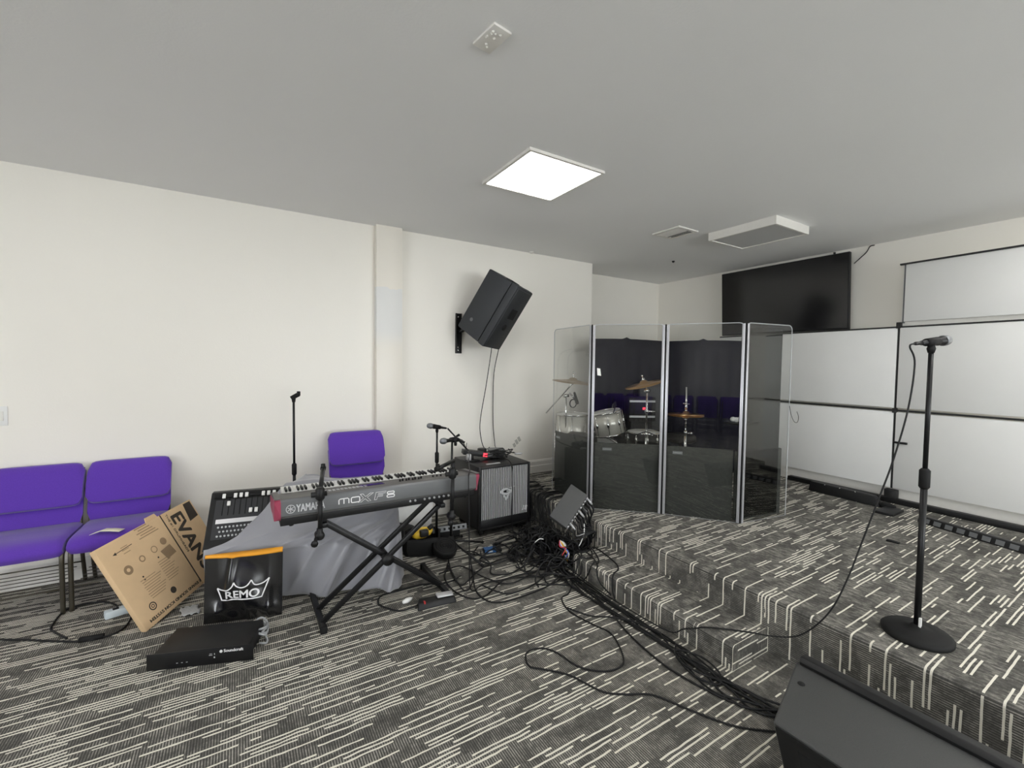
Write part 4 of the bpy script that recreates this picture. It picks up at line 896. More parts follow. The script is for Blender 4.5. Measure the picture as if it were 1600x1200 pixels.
for (x, y, nm) in ((.93, 2.87, 'white plug on carpet left of the sustain pedal'), (.90, 3.16, 'white plug on the carpet beneath the clothed table edge')):
    tag(obj('white_plug', MB().lathe([(0, .010), (.03, .018), (.06, .014), (.075, .007)], (x, y, .017), (.9, .3, 0), 12), M['white'], origin=(x, y, 0)), nm, 'plug')
t = empty('blue_tester', (1.865, 3.315, 0), 'small blue and black device on floor before the bass cabinet', 'device')
R = Matrix.Rotation(-.22, 3, 'Z')
obj('casing', MB().box((-.075, -.035, 0), (.085, .035, .032), R, (1.865, 3.315, .002)), M['black'], t, bevel=.006)
obj('face', MB().box((-.07, -.037, .006), (.03, -.0345, .03), R, (1.865, 3.315, .002)).box((-.07, -.03, .031), (.03, .03, .034), R, (1.865, 3.315, .002)), M['blue'], t)
obj('screen', MB().box((-.04, -.038, .012), (.0, -.037, .024), R, (1.865, 3.315, .002)), M['paleblue'], t)
# ================================================================ loudspeaker on the wall
E0 = Vector((2.110, 3.962, 1.809))
RS = Matrix(((0.867, -0.382, 0.321), (0.493, 0.751, -0.439), (-0.073, 0.539, 0.839)))   # columns: width, depth, up
SW, SD, SH = .341, .418, .70
t = empty('loudspeaker', E0, 'black loudspeaker tilted on a wall bracket above the bass cabinet', 'speaker', R=RS)
obj('cabinet', MB().hexa([(.006, .10, .004), (SW - .006, .10, .004), (SW - .03, SD, .01), (.012, SD, .01), (.006, .10, SH - .004), (SW - .006, .10, SH - .004), (SW - .03, SD, SH - .01), (.012, SD, SH - .01)]), M['speaker'], t, bevel=.014)
obj('front_shell', MB().hexa([(0, .012, 0), (SW, .012, 0), (SW, .098, 0), (0, .098, 0), (0, .012, SH), (SW, .012, SH), (SW, .098, SH), (0, .098, SH)]), M['speaker'], t, bevel=.016)
obj('grille', MB().box((.022, .004, .022), (SW - .022, .03, SH - .022)), M['speakergrille'], t, bevel=.012)
obj('horn_port', MB().box((.12, -.002, .36), (.23, .006, .47)), M['dark'], t, bevel=.006)
obj('socket_ring', MB().lathe([(0, .034), (.01, .034), (.011, .024), (.012, .023)], (.16, .008, .26), (0, -1, 0), 20), M['dark'], t)
obj('side_badge', MB().lathe([(0, .02), (.004, .018)], (.009, .30, .155), (-1, 0, 0), 18), M['kbgrey'], t)
obj('side_groove', MB().box((-.0010, .099, .03), (.012, .102, SH - .03)), M['speakergrille'], t)
obj('top_handle', MB().box((.10, .15, SH - .006), (.24, .25, SH + .002)), M['dark'], t, bevel=.008)
t = empty('speaker_bracket', (2.05, WY, 1.97), 'black steel wall bracket carrying the tilted loudspeaker', 'bracket')
obj('wall_plate', MB().box((2.02, WY - .008, 1.755), (2.085, WY, 2.19)).box((2.02, WY - .03, 1.755), (2.026, WY, 2.19)).box((2.079, WY - .03, 1.755), (2.085, WY, 2.19)), M['blackmetal'], t)
obj('swivel_arm', MB().tube((2.052, WY - .02, 1.99), (2.10, WY - .10, 2.02), .022).tube((2.10, WY - .10, 2.02), tuple(E0 + RS @ Vector((.16, SD + .003, .25))), .018).lathe([(0, .05), (.012, .05)], E0 + RS @ Vector((.16, SD + .002, .25)), RS @ Vector((0, 1, 0)), 14), M['blackmetal'], t)
obj('bolts', MB().lathe([(0, .012), (.006, .01)], (2.052, WY - .008, 1.79), (0, -1, 0), 10).lathe([(0, .012), (.006, .01)], (2.052, WY - .008, 1.82), (0, -1, 0), 10).lathe([(0, .012), (.006, .01)], (2.052, WY - .008, 2.15), (0, -1, 0), 10), M['chrome'], t)
tag(obj('speaker_cable', MB().sweep(spline([(2.27, 4.08, 1.83), (2.385, 4.30, 1.76), (2.36, 4.36, 1.4), (2.30, 4.38, 1.0), (2.29, 4.33, .80), (2.29, 4.24, ZT + .04), (2.28, 4.12, ZT + .08)]), .0045), M['cable'], origin=(2.27, 4.08, 1.83)), 'left black cable hanging from the wall speaker to the bass cabinet', 'cable', 'cables hanging from the wall speaker')
tag(obj('speaker_cable', MB().sweep(spline([(2.38, 4.10, 1.84), (2.49, 4.33, 1.77), (2.485, 4.41, 1.5), (2.49, 4.425, 1.0), (2.50, 4.40, .75), (2.47, 4.32, .70), (2.42, 4.12, ZT + .012), (2.40, 4.08, ZT + .02)]), .0045), M['cable'], origin=(2.38, 4.1, 1.84)), 'right black cable hanging from the wall speaker to the bass cabinet', 'cable', 'cables hanging from the wall speaker')

# ================================================================ clear drum shield
SHP = [Vector(p) for p in [(2.831, 3.74, S), (2.749, 3.059, S), (3.222, 2.625, S), (3.610, 2.123, S), (4.182, 2.035, S)]]
SZ = 2.01
t = empty('drum_shield', SHP[2], 'clear folding acrylic drum shield of four panels on stage', 'drum shield')
def round_panel(a, b, z0, z1, r=.04, inset=.012, hole=False):
    d = (b - a); L = d.length; d.normalize(); pts = [(inset, z0), (L - inset, z0)]
    for cx, a0 in ((L - inset - r, 0), (inset + r, PI / 2)):
        pts += [(cx + r * math.cos(a0 + PI / 2 * k / 5), z1 - r + r * math.sin(a0 + PI / 2 * k / 5)) for k in range(6)]
    return [Vector((a.x + d.x * u, a.y + d.y * u, z)) for u, z in pts], Vector((-d.y, d.x, 0))
for k in range(4):
    poly, n = round_panel(SHP[k], SHP[k + 1], S + .004, SZ)
    p = obj('pane', MB().prism([q - n * .003 for q in poly], n * .006), M['acrylic'], t)
    rim = MB(); N_ = len(poly)
    rim.sweep(poly, .0038, 5, True)
    obj('polished_rim', rim, M['edge'], p)
for k in range(1, 4):
    c = SHP[k]; mb = MB()
    for o in (SHP[k - 1], SHP[k + 1]):
        d = (o - c).normalized(); n = Vector((-d.y, d.x, 0))
        q = [c + d * .008 - n * .010, c + d * .030 - n * .010, c + d * .030 + n * .010, c + d * .008 + n * .010]
        q = [Vector((v.x, v.y, S + .004)) for v in q]; mb.hexa(q + [v + Vector((0, 0, SZ - S - .01)) for v in q])
    h = obj('hinge', mb, M['hinge'], t, bevel=.003)
    obj('hinge_core', MB().tube(c + Vector((0, 0, .004)), Vector((c.x, c.y, SZ)), .007, n=8), M['black'], h)
a, b = SHP[3], SHP[4]; d = (b - a).normalized(); n = Vector((-d.y, d.x, 0))
if n.y < 0: n = -n
poly, _ = round_panel(a + n * .05, b - d * .05 + n * .05, S + .02, SZ - .03, r=.01)
tag(obj('smoked_panel', MB().prism(poly, n * .005), M['smoke'], origin=(a + b) / 2), 'smoked translucent panel standing behind the right end of the drum shield', 'panel')
# charcoal absorber panels standing inside each pane
def absorber(k, u0, u1, h, off, label, hl=0.0):
    a, b = SHP[k], SHP[k + 1]; d = (b - a).normalized(); n = Vector((-d.y, d.x, 0))
    if n.dot(Vector((3.8, 3.4, 0)) - Vector((a.x, a.y, 0))) < 0: n = -n
    L = (b - a).length; q = [a + d * (L * u0) + n * off, a + d * (L * u1) + n * off, a + d * (L * u1) + n * (off + .035), a + d * (L * u0) + n * (off + .035)]
    t = empty('absorber_panel', (q[0] + q[2]) / 2, label, 'absorber panel', 'charcoal absorber panels inside the drum shield')
    obj('felt_core', MB().hexa(q + [v + Vector((0, 0, h)) for v in q]), M['sorber'], t, bevel=.008)
    c = q[0] + d * (L * (u1 - u0) * .2 if k != 0 else L * .10) + Vector((0, 0, h - .055)); lw = .085
    lb = obj('label_plate', MB().hexa([c - d * lw / 2 - n * .003 + Vector((0, 0, -.014)), c + d * lw / 2 - n * .003 + Vector((0, 0, -.014)), c + d * lw / 2 + n * .002 + Vector((0, 0, -.014)), c - d * lw / 2 + n * .002 + Vector((0, 0, -.014)), c - d * lw / 2 - n * .003 + Vector((0, 0, .014)), c + d * lw / 2 - n * .003 + Vector((0, 0, .014)), c + d * lw / 2 + n * .002 + Vector((0, 0, .014)), c - d * lw / 2 + n * .002 + Vector((0, 0, .014))]), M['kbgrey'], t)
    obj('label_print', MB().add(*text('CLEARSONIC', .012, d, (0, 0, 1), c - n * .0036, align='CENTER')), M['greyprint'], lb)
absorber(0, .02, .93, .63, .02, 'charcoal felt absorber panel behind the leftmost shield pane')
absorber(1, .06, .97, .615, .03, 'charcoal felt absorber panel behind the second shield pane from left')
absorber(2, .02, .90, .615, .03, 'charcoal felt absorber panel behind the third shield pane from left')
absorber(3, .03, 1.0, .60, .06, 'charcoal felt absorber panel behind the rightmost shield pane')
# tall dark fabric screens behind the kit
for (x0, y0, x1, y1, lb) in ((3.66, 4.06, 4.70, 3.84, 'tall black fabric screen behind the drum kit, left one'), (4.72, 3.83, 5.40, 3.13, 'tall black fabric screen behind the drum kit, right one')):
    a = Vector((x0, y0, S)); b = Vector((x1, y1, S)); d = (b - a); L = d.length; d.normalize(); n = Vector((-d.y, d.x, 0))
    t = empty('fabric_screen', (a + b) / 2, lb, 'screen', 'black fabric screens behind the drum kit')
    P = []
    for i in range(41):
        u = i / 40; P.append([Vector((a.x + d.x * L * u, a.y + d.y * L * u, S + .02 + (1.635 + .012 * math.sin(PI * u) + .02 * math.exp(-((u - .45) / .03) ** 2)) * j / 10)) + n * (.010 * math.sin(u * 40) * (1 - j / 14)) for j in range(11)])
    obj('fabric', MB().grid(P), M['curtain'], t, solid=.012)
    obj('foot_bar', MB().tube(a + Vector((0, 0, .015)), b + Vector((0, 0, .015)), .014), M['blackmetal'], t)

# black speaker box and receiver behind the left pane
t = empty('drum_monitor', (3.05, 3.62, S), 'black speaker box on stage behind leftmost shield pane', 'speaker')
Rm = Matrix.Rotation(-.9, 3, 'Z')
obj('cabinet', MB().box((-.16, -.14, 0), (.16, .14, .56), Rm, (3.10, 3.60, S)), M['black'], t, bevel=.02)
obj('grille', MB().box((-.145, -.146, .03), (.145, -.138, .53), Rm, (3.10, 3.60, S)), M['speakergrille'], t, bevel=.006)
t = empty('small_receiver', (3.12, 3.6, S + .56), 'small black unit with red light on the speaker box behind shield', 'receiver')
obj('casing', MB().box((-.13, -.09, 0), (.14, .09, .045), Rm, (3.10, 3.60, S + .561)), M['black'], t, bevel=.006)
obj('light', MB().box((-.115, -.094, .018), (-.105, -.09, .028), Rm, (3.10, 3.60, S + .561)), M['red'], t)

# ================================================================ drum kit
def drum(c, r, h, tilt, label, shell='shell', name='tom_drum', cat='drum', lugs=8, legs=None, axis=None):
    c = Vector(c); ax = Vector(axis if axis else (0, 0, 1)).normalized()
    t = empty(name, c, label, cat, 'drums of the kit')
    x, y, z = frame(ax)
    obj('shell', MB().lathe([(-h / 2 + .01, r), (h / 2 - .01, r)], c, ax, 36), M[shell], t)
    for s_, nm in ((1, 'batter_head'), (-1, 'resonant_head')):
        obj(nm, MB().lathe([(h / 2 - .004, r - .004), (h / 2, r - .006)], c, ax * s_, 36), M['head'], t)
    for s_ in (1, -1):
        obj('hoop', MB().sweep([c + ax * (s_ * (h / 2 - .004)) + (x * math.cos(2 * PI * k / 36) + y * math.sin(2 * PI * k / 36)) * (r + .009) for k in range(36)], .010, 8, True), M['chrome'], t)
    for k in range(lugs):
        a = 2 * PI * k / lugs; rd = x * math.cos(a) + y * math.sin(a)
        mb = MB().tube(c + rd * (r + .012) - ax * (h / 2 - .01), c + rd * (r + .012) + ax * (h / 2 - .01), .004, n=6)
        mb.lathe([(-.03, .006), (-.025, .013), (.025, .013), (.03, .006)], c + rd * (r + .008), ax, 10)
        obj('lug', mb, M['chrome'], t)
    if legs:
        for a in legs:
            rd = Vector((math.cos(a), math.sin(a), 0)); p = c + rd * (r + .022); p.z = S
            obj('leg', MB().tube(p, (p.x, p.y, c.z + .08), .006), M['chrome'], t)
    return t
def cymbal(c, r, ax, label, m='brass'):
    t = empty('cymbal', c, label, 'cymbal', 'cymbals of the drum kit')
    obj('plate', MB().lathe([(-.014, r), (-.012, r), (0, r * .6), (.012, r * .22), (.03, r * .16), (.034, .01), (.030, .008), (.024, r * .15), (.008, r * .22), (-.005, r * .6), (-.0145, r)], c, ax, 44), M[m], t)
    x, y, z = frame(ax)
    obj('felt_and_nut', MB().lathe([(.03, .014), (.05, .014), (.052, .006), (.075, .006), (.078, .010), (.09, .010)], c, ax, 12), M['chrome'], t)
    return t
kit = Vector((4.0, 3.45, S))
drum((3.42, 3.52, 1.02), .155, .25, 0, 'pearl white rack tom seen through the second shield pane', axis=(-.18, .10, .98), name='tom_drum')
drum((3.30, 3.96, .88), .19, .40, 0, 'pearl white floor tom on chrome legs seen through the leftmost shield pane', name='floor_tom', legs=(.4, 2.5, 4.6))
drum((3.80, 3.36, .845), .178, .15, 0, 'black and chrome snare drum behind the second shield pane', shell='black', name='snare_drum', lugs=10)
# bass drum lying on its side
drum((3.54, 3.78, .59), .25, .38, 0, 'pearl bass drum on its side beneath the rack toms', name='bass_drum', axis=(-.62, -.78, 0.0), lugs=8)
def stand(base, top, zt, label, spread=.26, sk=None):
    base = Vector(base); t = empty('drum_hardware_stand', base, label, 'stand', 'chrome stands of the drum kit')
    top = Vector(top)
    mid = base + (Vector((base.x, base.y, top.z)) - base) * .55
    obj('lower_tube', MB().tube(base + Vector((0, 0, .10)), mid, .014), M['chrome'], t)
    obj('upper_tube', MB().tube(mid, top, .0095), M['chrome'], t)
    obj('wing_clamp', MB().lathe([(-.02, .018), (.03, .018)], mid, (0, 0, 1), 12).tube(mid, mid + Vector((.05, -.03, 0)), .007).ball(mid + Vector((.055, -.033, 0)), .014), M['chrome'], t)
    for k in range(3):
        a = 2.2 + 2 * PI * k / 3; f = base + Vector((math.cos(a) * spread, math.sin(a) * spread, .012))
        l = obj('leg', MB().tube(base + Vector((0, 0, .38)), f, .008), M['chrome'], t); obj('rubber_foot', MB().ball(f, .016), M['rubber'], l)
    return t
# crash on a boom
CC = Vector((2.99, 3.61, 1.475))
t = stand((3.14, 3.90, S), (3.10, 3.86, 1.30), 1.3, 'chrome boom cymbal stand behind the leftmost shield pane', .14)
bd = (CC - Vector((3.10, 3.86, 1.30))); 
obj('boom_arm', MB().tube(Vector((3.10, 3.86, 1.30)) - bd * 1.0 + Vector((-.12, .1, -.05)), CC - Vector((0, 0, .02)), .008), M['chrome'], t)
obj('boom_joint', MB().lathe([(-.03, .02), (.03, .02)], (3.10, 3.86, 1.30), (1, 0, 0), 14).tube((3.13, 3.84, 1.33), (3.19, 3.78, 1.25), .012), M['chrome'], t)
obj('cymbal_post', MB().tube(CC - Vector((0, 0, .04)), CC + Vector((0, 0, .10)), .005), M['chrome'], t)
cymbal(CC, .215, (0.05, -.10, 1), 'weathered cymbal seen through the leftmost shield pane', 'oldbrass')
CR = Vector((3.66, 3.25, 1.455))
t = stand((3.68, 3.22, S), (3.68, 3.22, 1.40), 1.4, 'straight chrome cymbal stand behind the second shield pane', .24)
obj('tilter', MB().lathe([(-.035, .022), (.035, .022)], (3.68, 3.22, 1.38), (1, .3, 0), 14).tube((3.68, 3.22, 1.38), CR + Vector((0, 0, .06)), .005), M['chrome'], t)
obj('memory_clamp', MB().lathe([(-.02, .022), (.02, .022)], (3.68, 3.22, 1.16), (0, 0, 1), 12).tube((3.68, 3.22, 1.16), (3.75, 3.17, 1.16), .008), M['chrome'], t)
cymbal(CR, .20, (-.24, .10, .96), 'tilted bronze cymbal seen through the second shield pane')
HC = Vector((4.10, 3.05, 1.125))
t = stand((4.10, 3.05, S), (4.10, 3.05, 1.42), 1.4, 'slender chrome hi-hat stand behind the third shield pane', .20)
obj('hihat_clutch', MB().lathe([(0, .014), (.05, .014), (.055, .008)], HC + Vector((0, 0, .05)), (0, 0, 1), 12).tube(HC + Vector((-.05, .0, .12)), HC + Vector((.04, -.01, .11)), .006), M['chrome'], t)
obj('footboard', MB().box((4.06, 2.93, S), (4.14, 3.05, S + .02)), M['chrome'], t)
cymbal(HC, .185, (0, 0, 1), 'bronze hi-hat cymbal, upper of the pair behind the third pane')
cymbal(HC - Vector((0, 0, .012)), .185, (0, 0, -1), 'bronze hi-hat cymbal, lower of the pair behind the third pane')
# drum microphone over the rack tom
t = empty('drum_microphone', (3.47, 3.40, 1.20), 'black clip-on drum microphone over the rack tom behind the shield', 'microphone')
obj('body', MB().lathe([(0, .012), (.05, .017), (.08, .022), (.12, .022), (.13, .012)], (3.40, 3.40, 1.25), (.3, .4, -.25), 12), M['black'], t)
obj('gooseneck', MB().sweep(spline([(3.40, 3.40, 1.25), (3.385, 3.385, 1.22), (3.36, 3.37, 1.18), (3.34, 3.37, 1.14)]), .006), M['black'], t)
t = empty('drum_microphone', (3.05, 3.72, 1.3), 'black microphone clamped to the boom stand behind leftmost pane', 'microphone')
obj('body', MB().lathe([(0, .012), (.06, .016), (.12, .020), (.14, .018)], (3.12, 3.74, 1.345), (.25, .05, -.6), 12), M['black'], t)
obj('clip_ring', MB().sweep([Vector((3.13, 3.76, 1.22)) + Vector((math.cos(a) * .045, .01, math.sin(a) * .045)) for a in [2 * PI * k / 18 for k in range(18)]], .006, 6, True), M['blackmetal'], t)
# rack with red light and black speaker in the kit
t = empty('rack_case', (3.95, 3.68, S), 'small black rack case with two pale rails and red light behind drums', 'rack')
Rr = Matrix.Rotation(-.55, 3, 'Z')
obj('case', MB().box((-.15, -.12, .70), (.15, .12, .97), Rr, (3.97, 3.58, S)), M['black'], t, bevel=.006)
obj('support', MB().box((-.12, -.09, 0), (.12, .09, .70), Rr, (3.97, 3.58, S)), M['black'], t)
for z in (.755, .93): obj('rail', MB().box((-.15, -.128, z - .011), (.14, -.12, z + .011), Rr, (3.97, 3.58, S)), M['silver'], t)
obj('light', MB().box((.0, -.127, .835), (.03, -.12, .86), Rr, (3.97, 3.58, S)), M['red'], t)
t = empty('drum_speaker', (4.14, 3.55, S), 'tall black speaker box behind the shield hinge beside the rack', 'speaker')
obj('cabinet', MB().box((-.15, -.12, 0), (.15, .12, 1.12), Rr, (4.26, 3.71, S)), M['black'], t, bevel=.015)
obj('grille', MB().box((-.135, -.127, .05), (.135, -.118, 1.08), Rr, (4.26, 3.71, S)), M['speakergrille'], t, bevel=.005)
t = empty('drum_throne', (4.25, 3.25, S), 'round black drum stool behind the snare and hi-hat', 'stool')
obj('seat', MB().lathe([(0, .15), (.02, .17), (.07, .17), (.09, .14)], (4.35, 3.30, S + .46), (0, 0, 1), 28), M['rubber'], t)
obj('column', MB().tube((4.35, 3.30, S + .1), (4.35, 3.30, S + .46), .016), M['chrome'], t)
for k in range(3):
    a = .5 + 2 * PI * k / 3; obj('leg', MB().tube((4.35, 3.30, S + .25), (4.35 + .25 * math.cos(a), 3.30 + .25 * math.sin(a), S + .012), .010), M['chrome'], t)
tag(obj('drum_cable', MB().sweep(spline([(3.30, 3.30, .90), (3.38, 3.22, .955), (3.47, 3.18, .93), (3.55, 3.10, .965), (3.62, 3.02, .92)]), .006), M['cable'], origin=(3.3, 3.3, .9)), 'dark cable looped over the absorber panel below the rack tom', 'cable')
# little things on the shield
a, b = SHP[1], SHP[2]; d = (b - a).normalized()
tag(obj('paper_tag', MB().hexa([a + d * .045 + Vector((.006, -.012, 1.24)), a + d * .075 + Vector((.006, -.012, 1.235)), a + d * .075 + Vector((.004, -.010, 1.235)), a + d * .045 + Vector((.004, -.010, 1.24)), a + d * .040 + Vector((.006, -.012, 1.305)), a + d * .066 + Vector((.006, -.012, 1.30)), a + d * .066 + Vector((.004, -.010, 1.30)), a + d * .040 + Vector((.004, -.010, 1.305))]), M['paper'], origin=a), 'small white paper tag on the left hinge of the drum shield', 'tag')
mb = MB(); rng = random.Random(5)
for k in range(5):
    c = Vector((4.15 + .020 * k, 2.545 - .022 * k, 1.125 - .004 * (k % 2))); mb.ball(c, .022 + .008 * rng.random(), 8, .9)
mb.box((4.20, 2.455, 1.098), (4.27, 2.50, 1.112))
t = empty('music_shelf', (4.3, 2.5, S), 'narrow black stand with small shelf behind the right shield hinge', 'stand')
obj('shelf', MB().box((4.08, 2.42, 1.08), (4.40, 2.60, 1.097)), M['black'], t, bevel=.003)
obj('post', MB().tube((4.28, 2.5, S + .02), (4.28, 2.5, 1.08), .014), M['blackmetal'], t)
obj('base', MB().lathe([(0, .12), (.015, .12), (.02, .03)], (4.28, 2.5, S), (0, 0, 1), 24), M['blackmetal'], t)
tag(obj('crumpled_paper', mb, M['paper'], origin=(4.2, 2.5, 1.1)), 'crumpled white tissue on the little shelf behind the right shield hinge', 'paper')
pts = spline([(4.165, 2.032, 1.30), (4.185, 2.025, 1.22), (4.21, 2.01, 1.16), (4.235, 1.995, 1.155), (4.24, 1.99, 1.20), (4.23, 2.0, 1.25)])
tag(obj('thin_wire', MB().sweep(pts, .0025), M['cable'], origin=(4.3, 2.1, 1.3)), 'thin dark wire loop hanging at right end of the drum shield', 'wire')
# ================================================================ stage box with plugs, leaning on the stage edge
QA, QB, QD = Vector((2.372, 2.862, .640)), Vector((2.455, 2.745, .560)), Vector((2.170, 2.825, .385))
ex = (QB - QA); wx = ex.length; ex.normalize(); ey = (QD - QA); ey = (ey - ex * ey.dot(ex)); ly = ey.length; ey.normalize(); en = ex.cross(ey)
if en.y > 0: en = -en
t = empty('stage_box', QD, 'black metal stage box crammed with plugs leaning on the stage edge', 'stage box')
def Q(a, b, c): return QA + ex * a + ey * b - en * c
obj('casing', MB().hexa([Q(0, 0, 0), Q(wx, 0, 0), Q(wx, ly, 0), Q(0, ly, 0), Q(0, 0, .10), Q(wx, 0, .10), Q(wx, ly, .10), Q(0, ly, .10)]), M['monitor'], t, bevel=.006)
rng = random.Random(11)
for k in range(10):
    for r_ in range(2):
        p = Q(wx, .02 + (ly - .04) * k / 9, .025 + .05 * r_)
        obj('connector', MB().lathe([(0, .011), (.012, .011)], p, ex, 10), M['silver'], t)
# its cables: one object each
for k in range(16):
    kk = k % 10; r_ = k // 10
    p = Q(wx + .014, .02 + (ly - .04) * kk / 9, .025 + .05 * r_)
    tag(obj('plug', MB().lathe([(0, .008), (.03, .0095), (.055, .006)], p, ex + Vector((0, 0, -.5)), 10), M['silver'] if k % 4 == 0 else M['black'], origin=p), 'metal cable plug in the crammed side of the stage box', 'plug', 'plugs in the stage box')
    e = p + (ex + Vector((0, 0, -.5))).normalized() * .05
    gx, gy = 2.10 + .35 * rng.random(), 2.70 + .55 * rng.random()
    pts = [e, e + Vector((.012, -.012, -.06)), Vector((2.50 - .04 * rng.random(), 2.77 - .010 * kk, .27)), Vector((2.44 + .06 * rng.random(), 2.76 + .008 * kk, .12)), Vector((gx + .05, gy, .03 + .05 * rng.random())), Vector((gx - .12, gy + .1, .02))]
    tag(obj('snake_cable', MB().sweep(spline(pts, 6), .0055), M['cable'], origin=e), 'black cable drooping from the stage box plugs into the heap', 'cable', 'cables from the stage box')
# the heap itself: nobody could count its loops
mb = MB(); rng = random.Random(21)
for k in range(64):
    cx_, cy_ = rng.gauss(2.20, .16), rng.gauss(3.02, .24); cx_ = min(max(cx_, 1.75), 2.42); cy_ = min(max(cy_, 2.60), 3.5)
    dd = ((cx_ - 2.25) / .3) ** 2 + ((cy_ - 2.98) / .4) ** 2
    hz = .20 * math.exp(-dd) ; r1_, r2_ = .06 + .12 * rng.random(), .05 + .09 * rng.random(); ph = rng.random() * 6.3; tw = rng.random() * PI
    pts = []
    for i in range(15):
        a = ph + i * (2.1 * PI / 14); lx, ly_ = r1_ * math.cos(a), r2_ * math.sin(a) + .03 * math.sin(2 * a + ph)
        x = cx_ + lx * math.cos(tw) - ly_ * math.sin(tw); y = cy_ + lx * math.sin(tw) + ly_ * math.cos(tw)
        e = math.exp(-(((x - 2.25) / .3) ** 2 + ((y - 2.98) / .4) ** 2))
        x = min(x, 2.55); z = .008 + (.02 + .22 * e) * (.5 + .5 * math.sin(a * 1.5 + k)) * (.35 + .65 * rng.random() ** .3)
        if x > 2.22 and y < 2.68: z = max(z, T + .01)
        pts.append((x, y, z))
    mb.sweep(spline(pts, 4), .0058, 6)
tag(obj('cable_heap', mb, M['cable'], origin=(2.2, 3.0, 0)), 'tangled heap of black cables on floor between bass cabinet and step', 'cables', kind='stuff')
# wires behind the cabinet by the stage corner
mb = MB()
for k in range(26):
    y0 = 3.35 + .75 * rng.random(); pts = [(2.62 + .25 * rng.random(), y0, S + .01), (2.575, y0 - .03, S + .02), (2.545, y0 - .06, .22), (2.54 - .03 * rng.random(), y0 - .15, .10), (2.5 - .1 * rng.random(), y0 - .3 * rng.random() - .1, .02 + .08 * rng.random()), (2.42 - .1 * rng.random(), y0 - .35, .012)]
    mb.sweep(spline(pts, 5), .0055, 6)
tag(obj('cable_fall', mb, M['cable'], origin=(2.55, 3.7, S)), 'many black cables spilling over stage edge beside the bass cabinet', 'cables', kind='stuff')
cs = [('red', (.55, .04, .04)), ('blue', (.05, .12, .5)), ('white', (.8, .8, .8)), ('orange', (.8, .3, .05)), ('yellow', (.7, .6, .1)), ('white', (.75, .75, .75)), ('grey', (.5, .5, .52))]
for k, (nm, c) in enumerate(cs):
    a = -1.2 + k * .4; p = Vector((2.21, 2.76, .13)); q = p + Vector((.03 * math.cos(a) - .02, -.05 - .02 * math.sin(k), .05 - .018 * k)); 
    tag(obj('loose_wire', MB().sweep(spline([p + Vector((0, .04, .08)), p + Vector((0.01 * (k - 3), 0, .05)), q, q + Vector((.012 * (k - 3), .0, -.05))], 5), .0042), mat('wire_insulation_' + nm, c, .4), origin=p), 'short %s stripped wire sprouting from the black cable heap, %s' % (nm, ['uppermost', 'second down', 'third down', 'mid fan', 'lower fan', 'nearly lowest', 'lowest of the fan'][k]), 'wire', 'coloured wires in the cable heap')
for k, pts in enumerate([[(2.40, 2.72, .34), (2.38, 2.70, .27), (2.36, 2.70, .22), (2.34, 2.71, .17)], [(2.38, 2.70, .27), (2.35, 2.72, .25), (2.33, 2.75, .24)], [(2.07, 2.95, .17), (2.10, 2.93, .20), (2.14, 2.93, .19)]]):
    tag(obj('white_wire', MB().sweep(spline(pts, 5), .004), M['white'], origin=pts[0]), 'short white cable tie end in the black cable heap, ' + ['long one under the stage box', 'forked one under the stage box', 'one at left of the heap'][k], 'wire', 'white ties in the cable heap')

# ================================================================ cables on the floor
def cable(name, pts, label, r=.0055, m='cable', group=None, k=8):
    tag(obj(name, MB().sweep(spline([Vector(p) + Vector((0, 0, r - .004)) for p in pts], k), r, 7), M[m], origin=pts[0]), label, 'cable', group)
Z0 = .005
rng = random.Random(4)
main = [(2.36, 2.66), (2.34, 2.40), (2.16, 2.30), (2.195, 2.0), (2.17, 1.757), (2.15, 1.578), (2.14, 1.416), (2.14, 1.272), (2.15, 1.14), (2.19, 1.02), (2.25, .93)]
main = [(2.20, 2.75), (2.17, 2.40), (2.165, 2.10), (2.16, 1.757), (2.15, 1.578), (2.14, 1.416), (2.14, 1.272), (2.15, 1.14), (2.19, 1.04), (2.28, .97)]
for i in range(8):
    o = -.018 * i; pts = [(x + o * (0.7 + .3 * math.sin(j * 1.3 + i)) + .018 * math.sin(j * 1.9 + i * 1.7), y + .01 * math.sin(i + j), Z0 + .006 * ((i + j) % 3)) for j, (x, y) in enumerate(main)]
    cable('floor_cable', pts, 'black cable in the bundle running along the step to the floor monitor', group='cables bundled along the step')
cable('floor_cable', [(2.15, 1.62, .02), (2.07, 1.56, .015), (2.02, 1.42, .012), (2.06, 1.30, .012), (2.14, 1.34, .02), (2.17, 1.47, .022), (2.10, 1.58, .022), (2.04, 1.50, .018), (2.06, 1.37, .02), (2.13, 1.25, .015), (2.15, 1.1, .012)], 'black cable looped twice beside the front corner of the carpeted step')
cable('floor_cable', [(2.195, 2.60, Z0), (2.009, 2.422, Z0), (1.907, 2.381, Z0), (1.85, 2.227, Z0), (1.88, 2.041, Z0), (1.912, 1.906, Z0), (1.836, 1.741, Z0), (1.757, 1.664, Z0), (1.644, 1.679, Z0), (1.549, 1.776, Z0), (1.517, 1.932, Z0), (1.462, 2.01, Z0), (1.37, 2.019, Z0), (1.32, 1.924, Z0), (1.373, 1.857, Z0), (1.463, 1.752, Z0), (1.528, 1.58, Z0), (1.609, 1.507, Z0), (1.729, 1.43, Z0), (1.807, 1.269, Z0), (1.901, 1.104, Z0), (2.06, .97, Z0)], 'long black cable meandering in a wide loop on the open carpet', r=.0048)
cable('floor_cable', [(2.16, 2.62, Z0), (2.12, 2.40, Z0), (2.10, 2.159, Z0), (2.00, 1.838, Z0), (1.96, 1.541, Z0), (1.99, 1.312, Z0), (2.04, 1.166, Z0), (2.13, 1.0, Z0)], 'single black cable curving ahead of the bundle to the floor monitor')
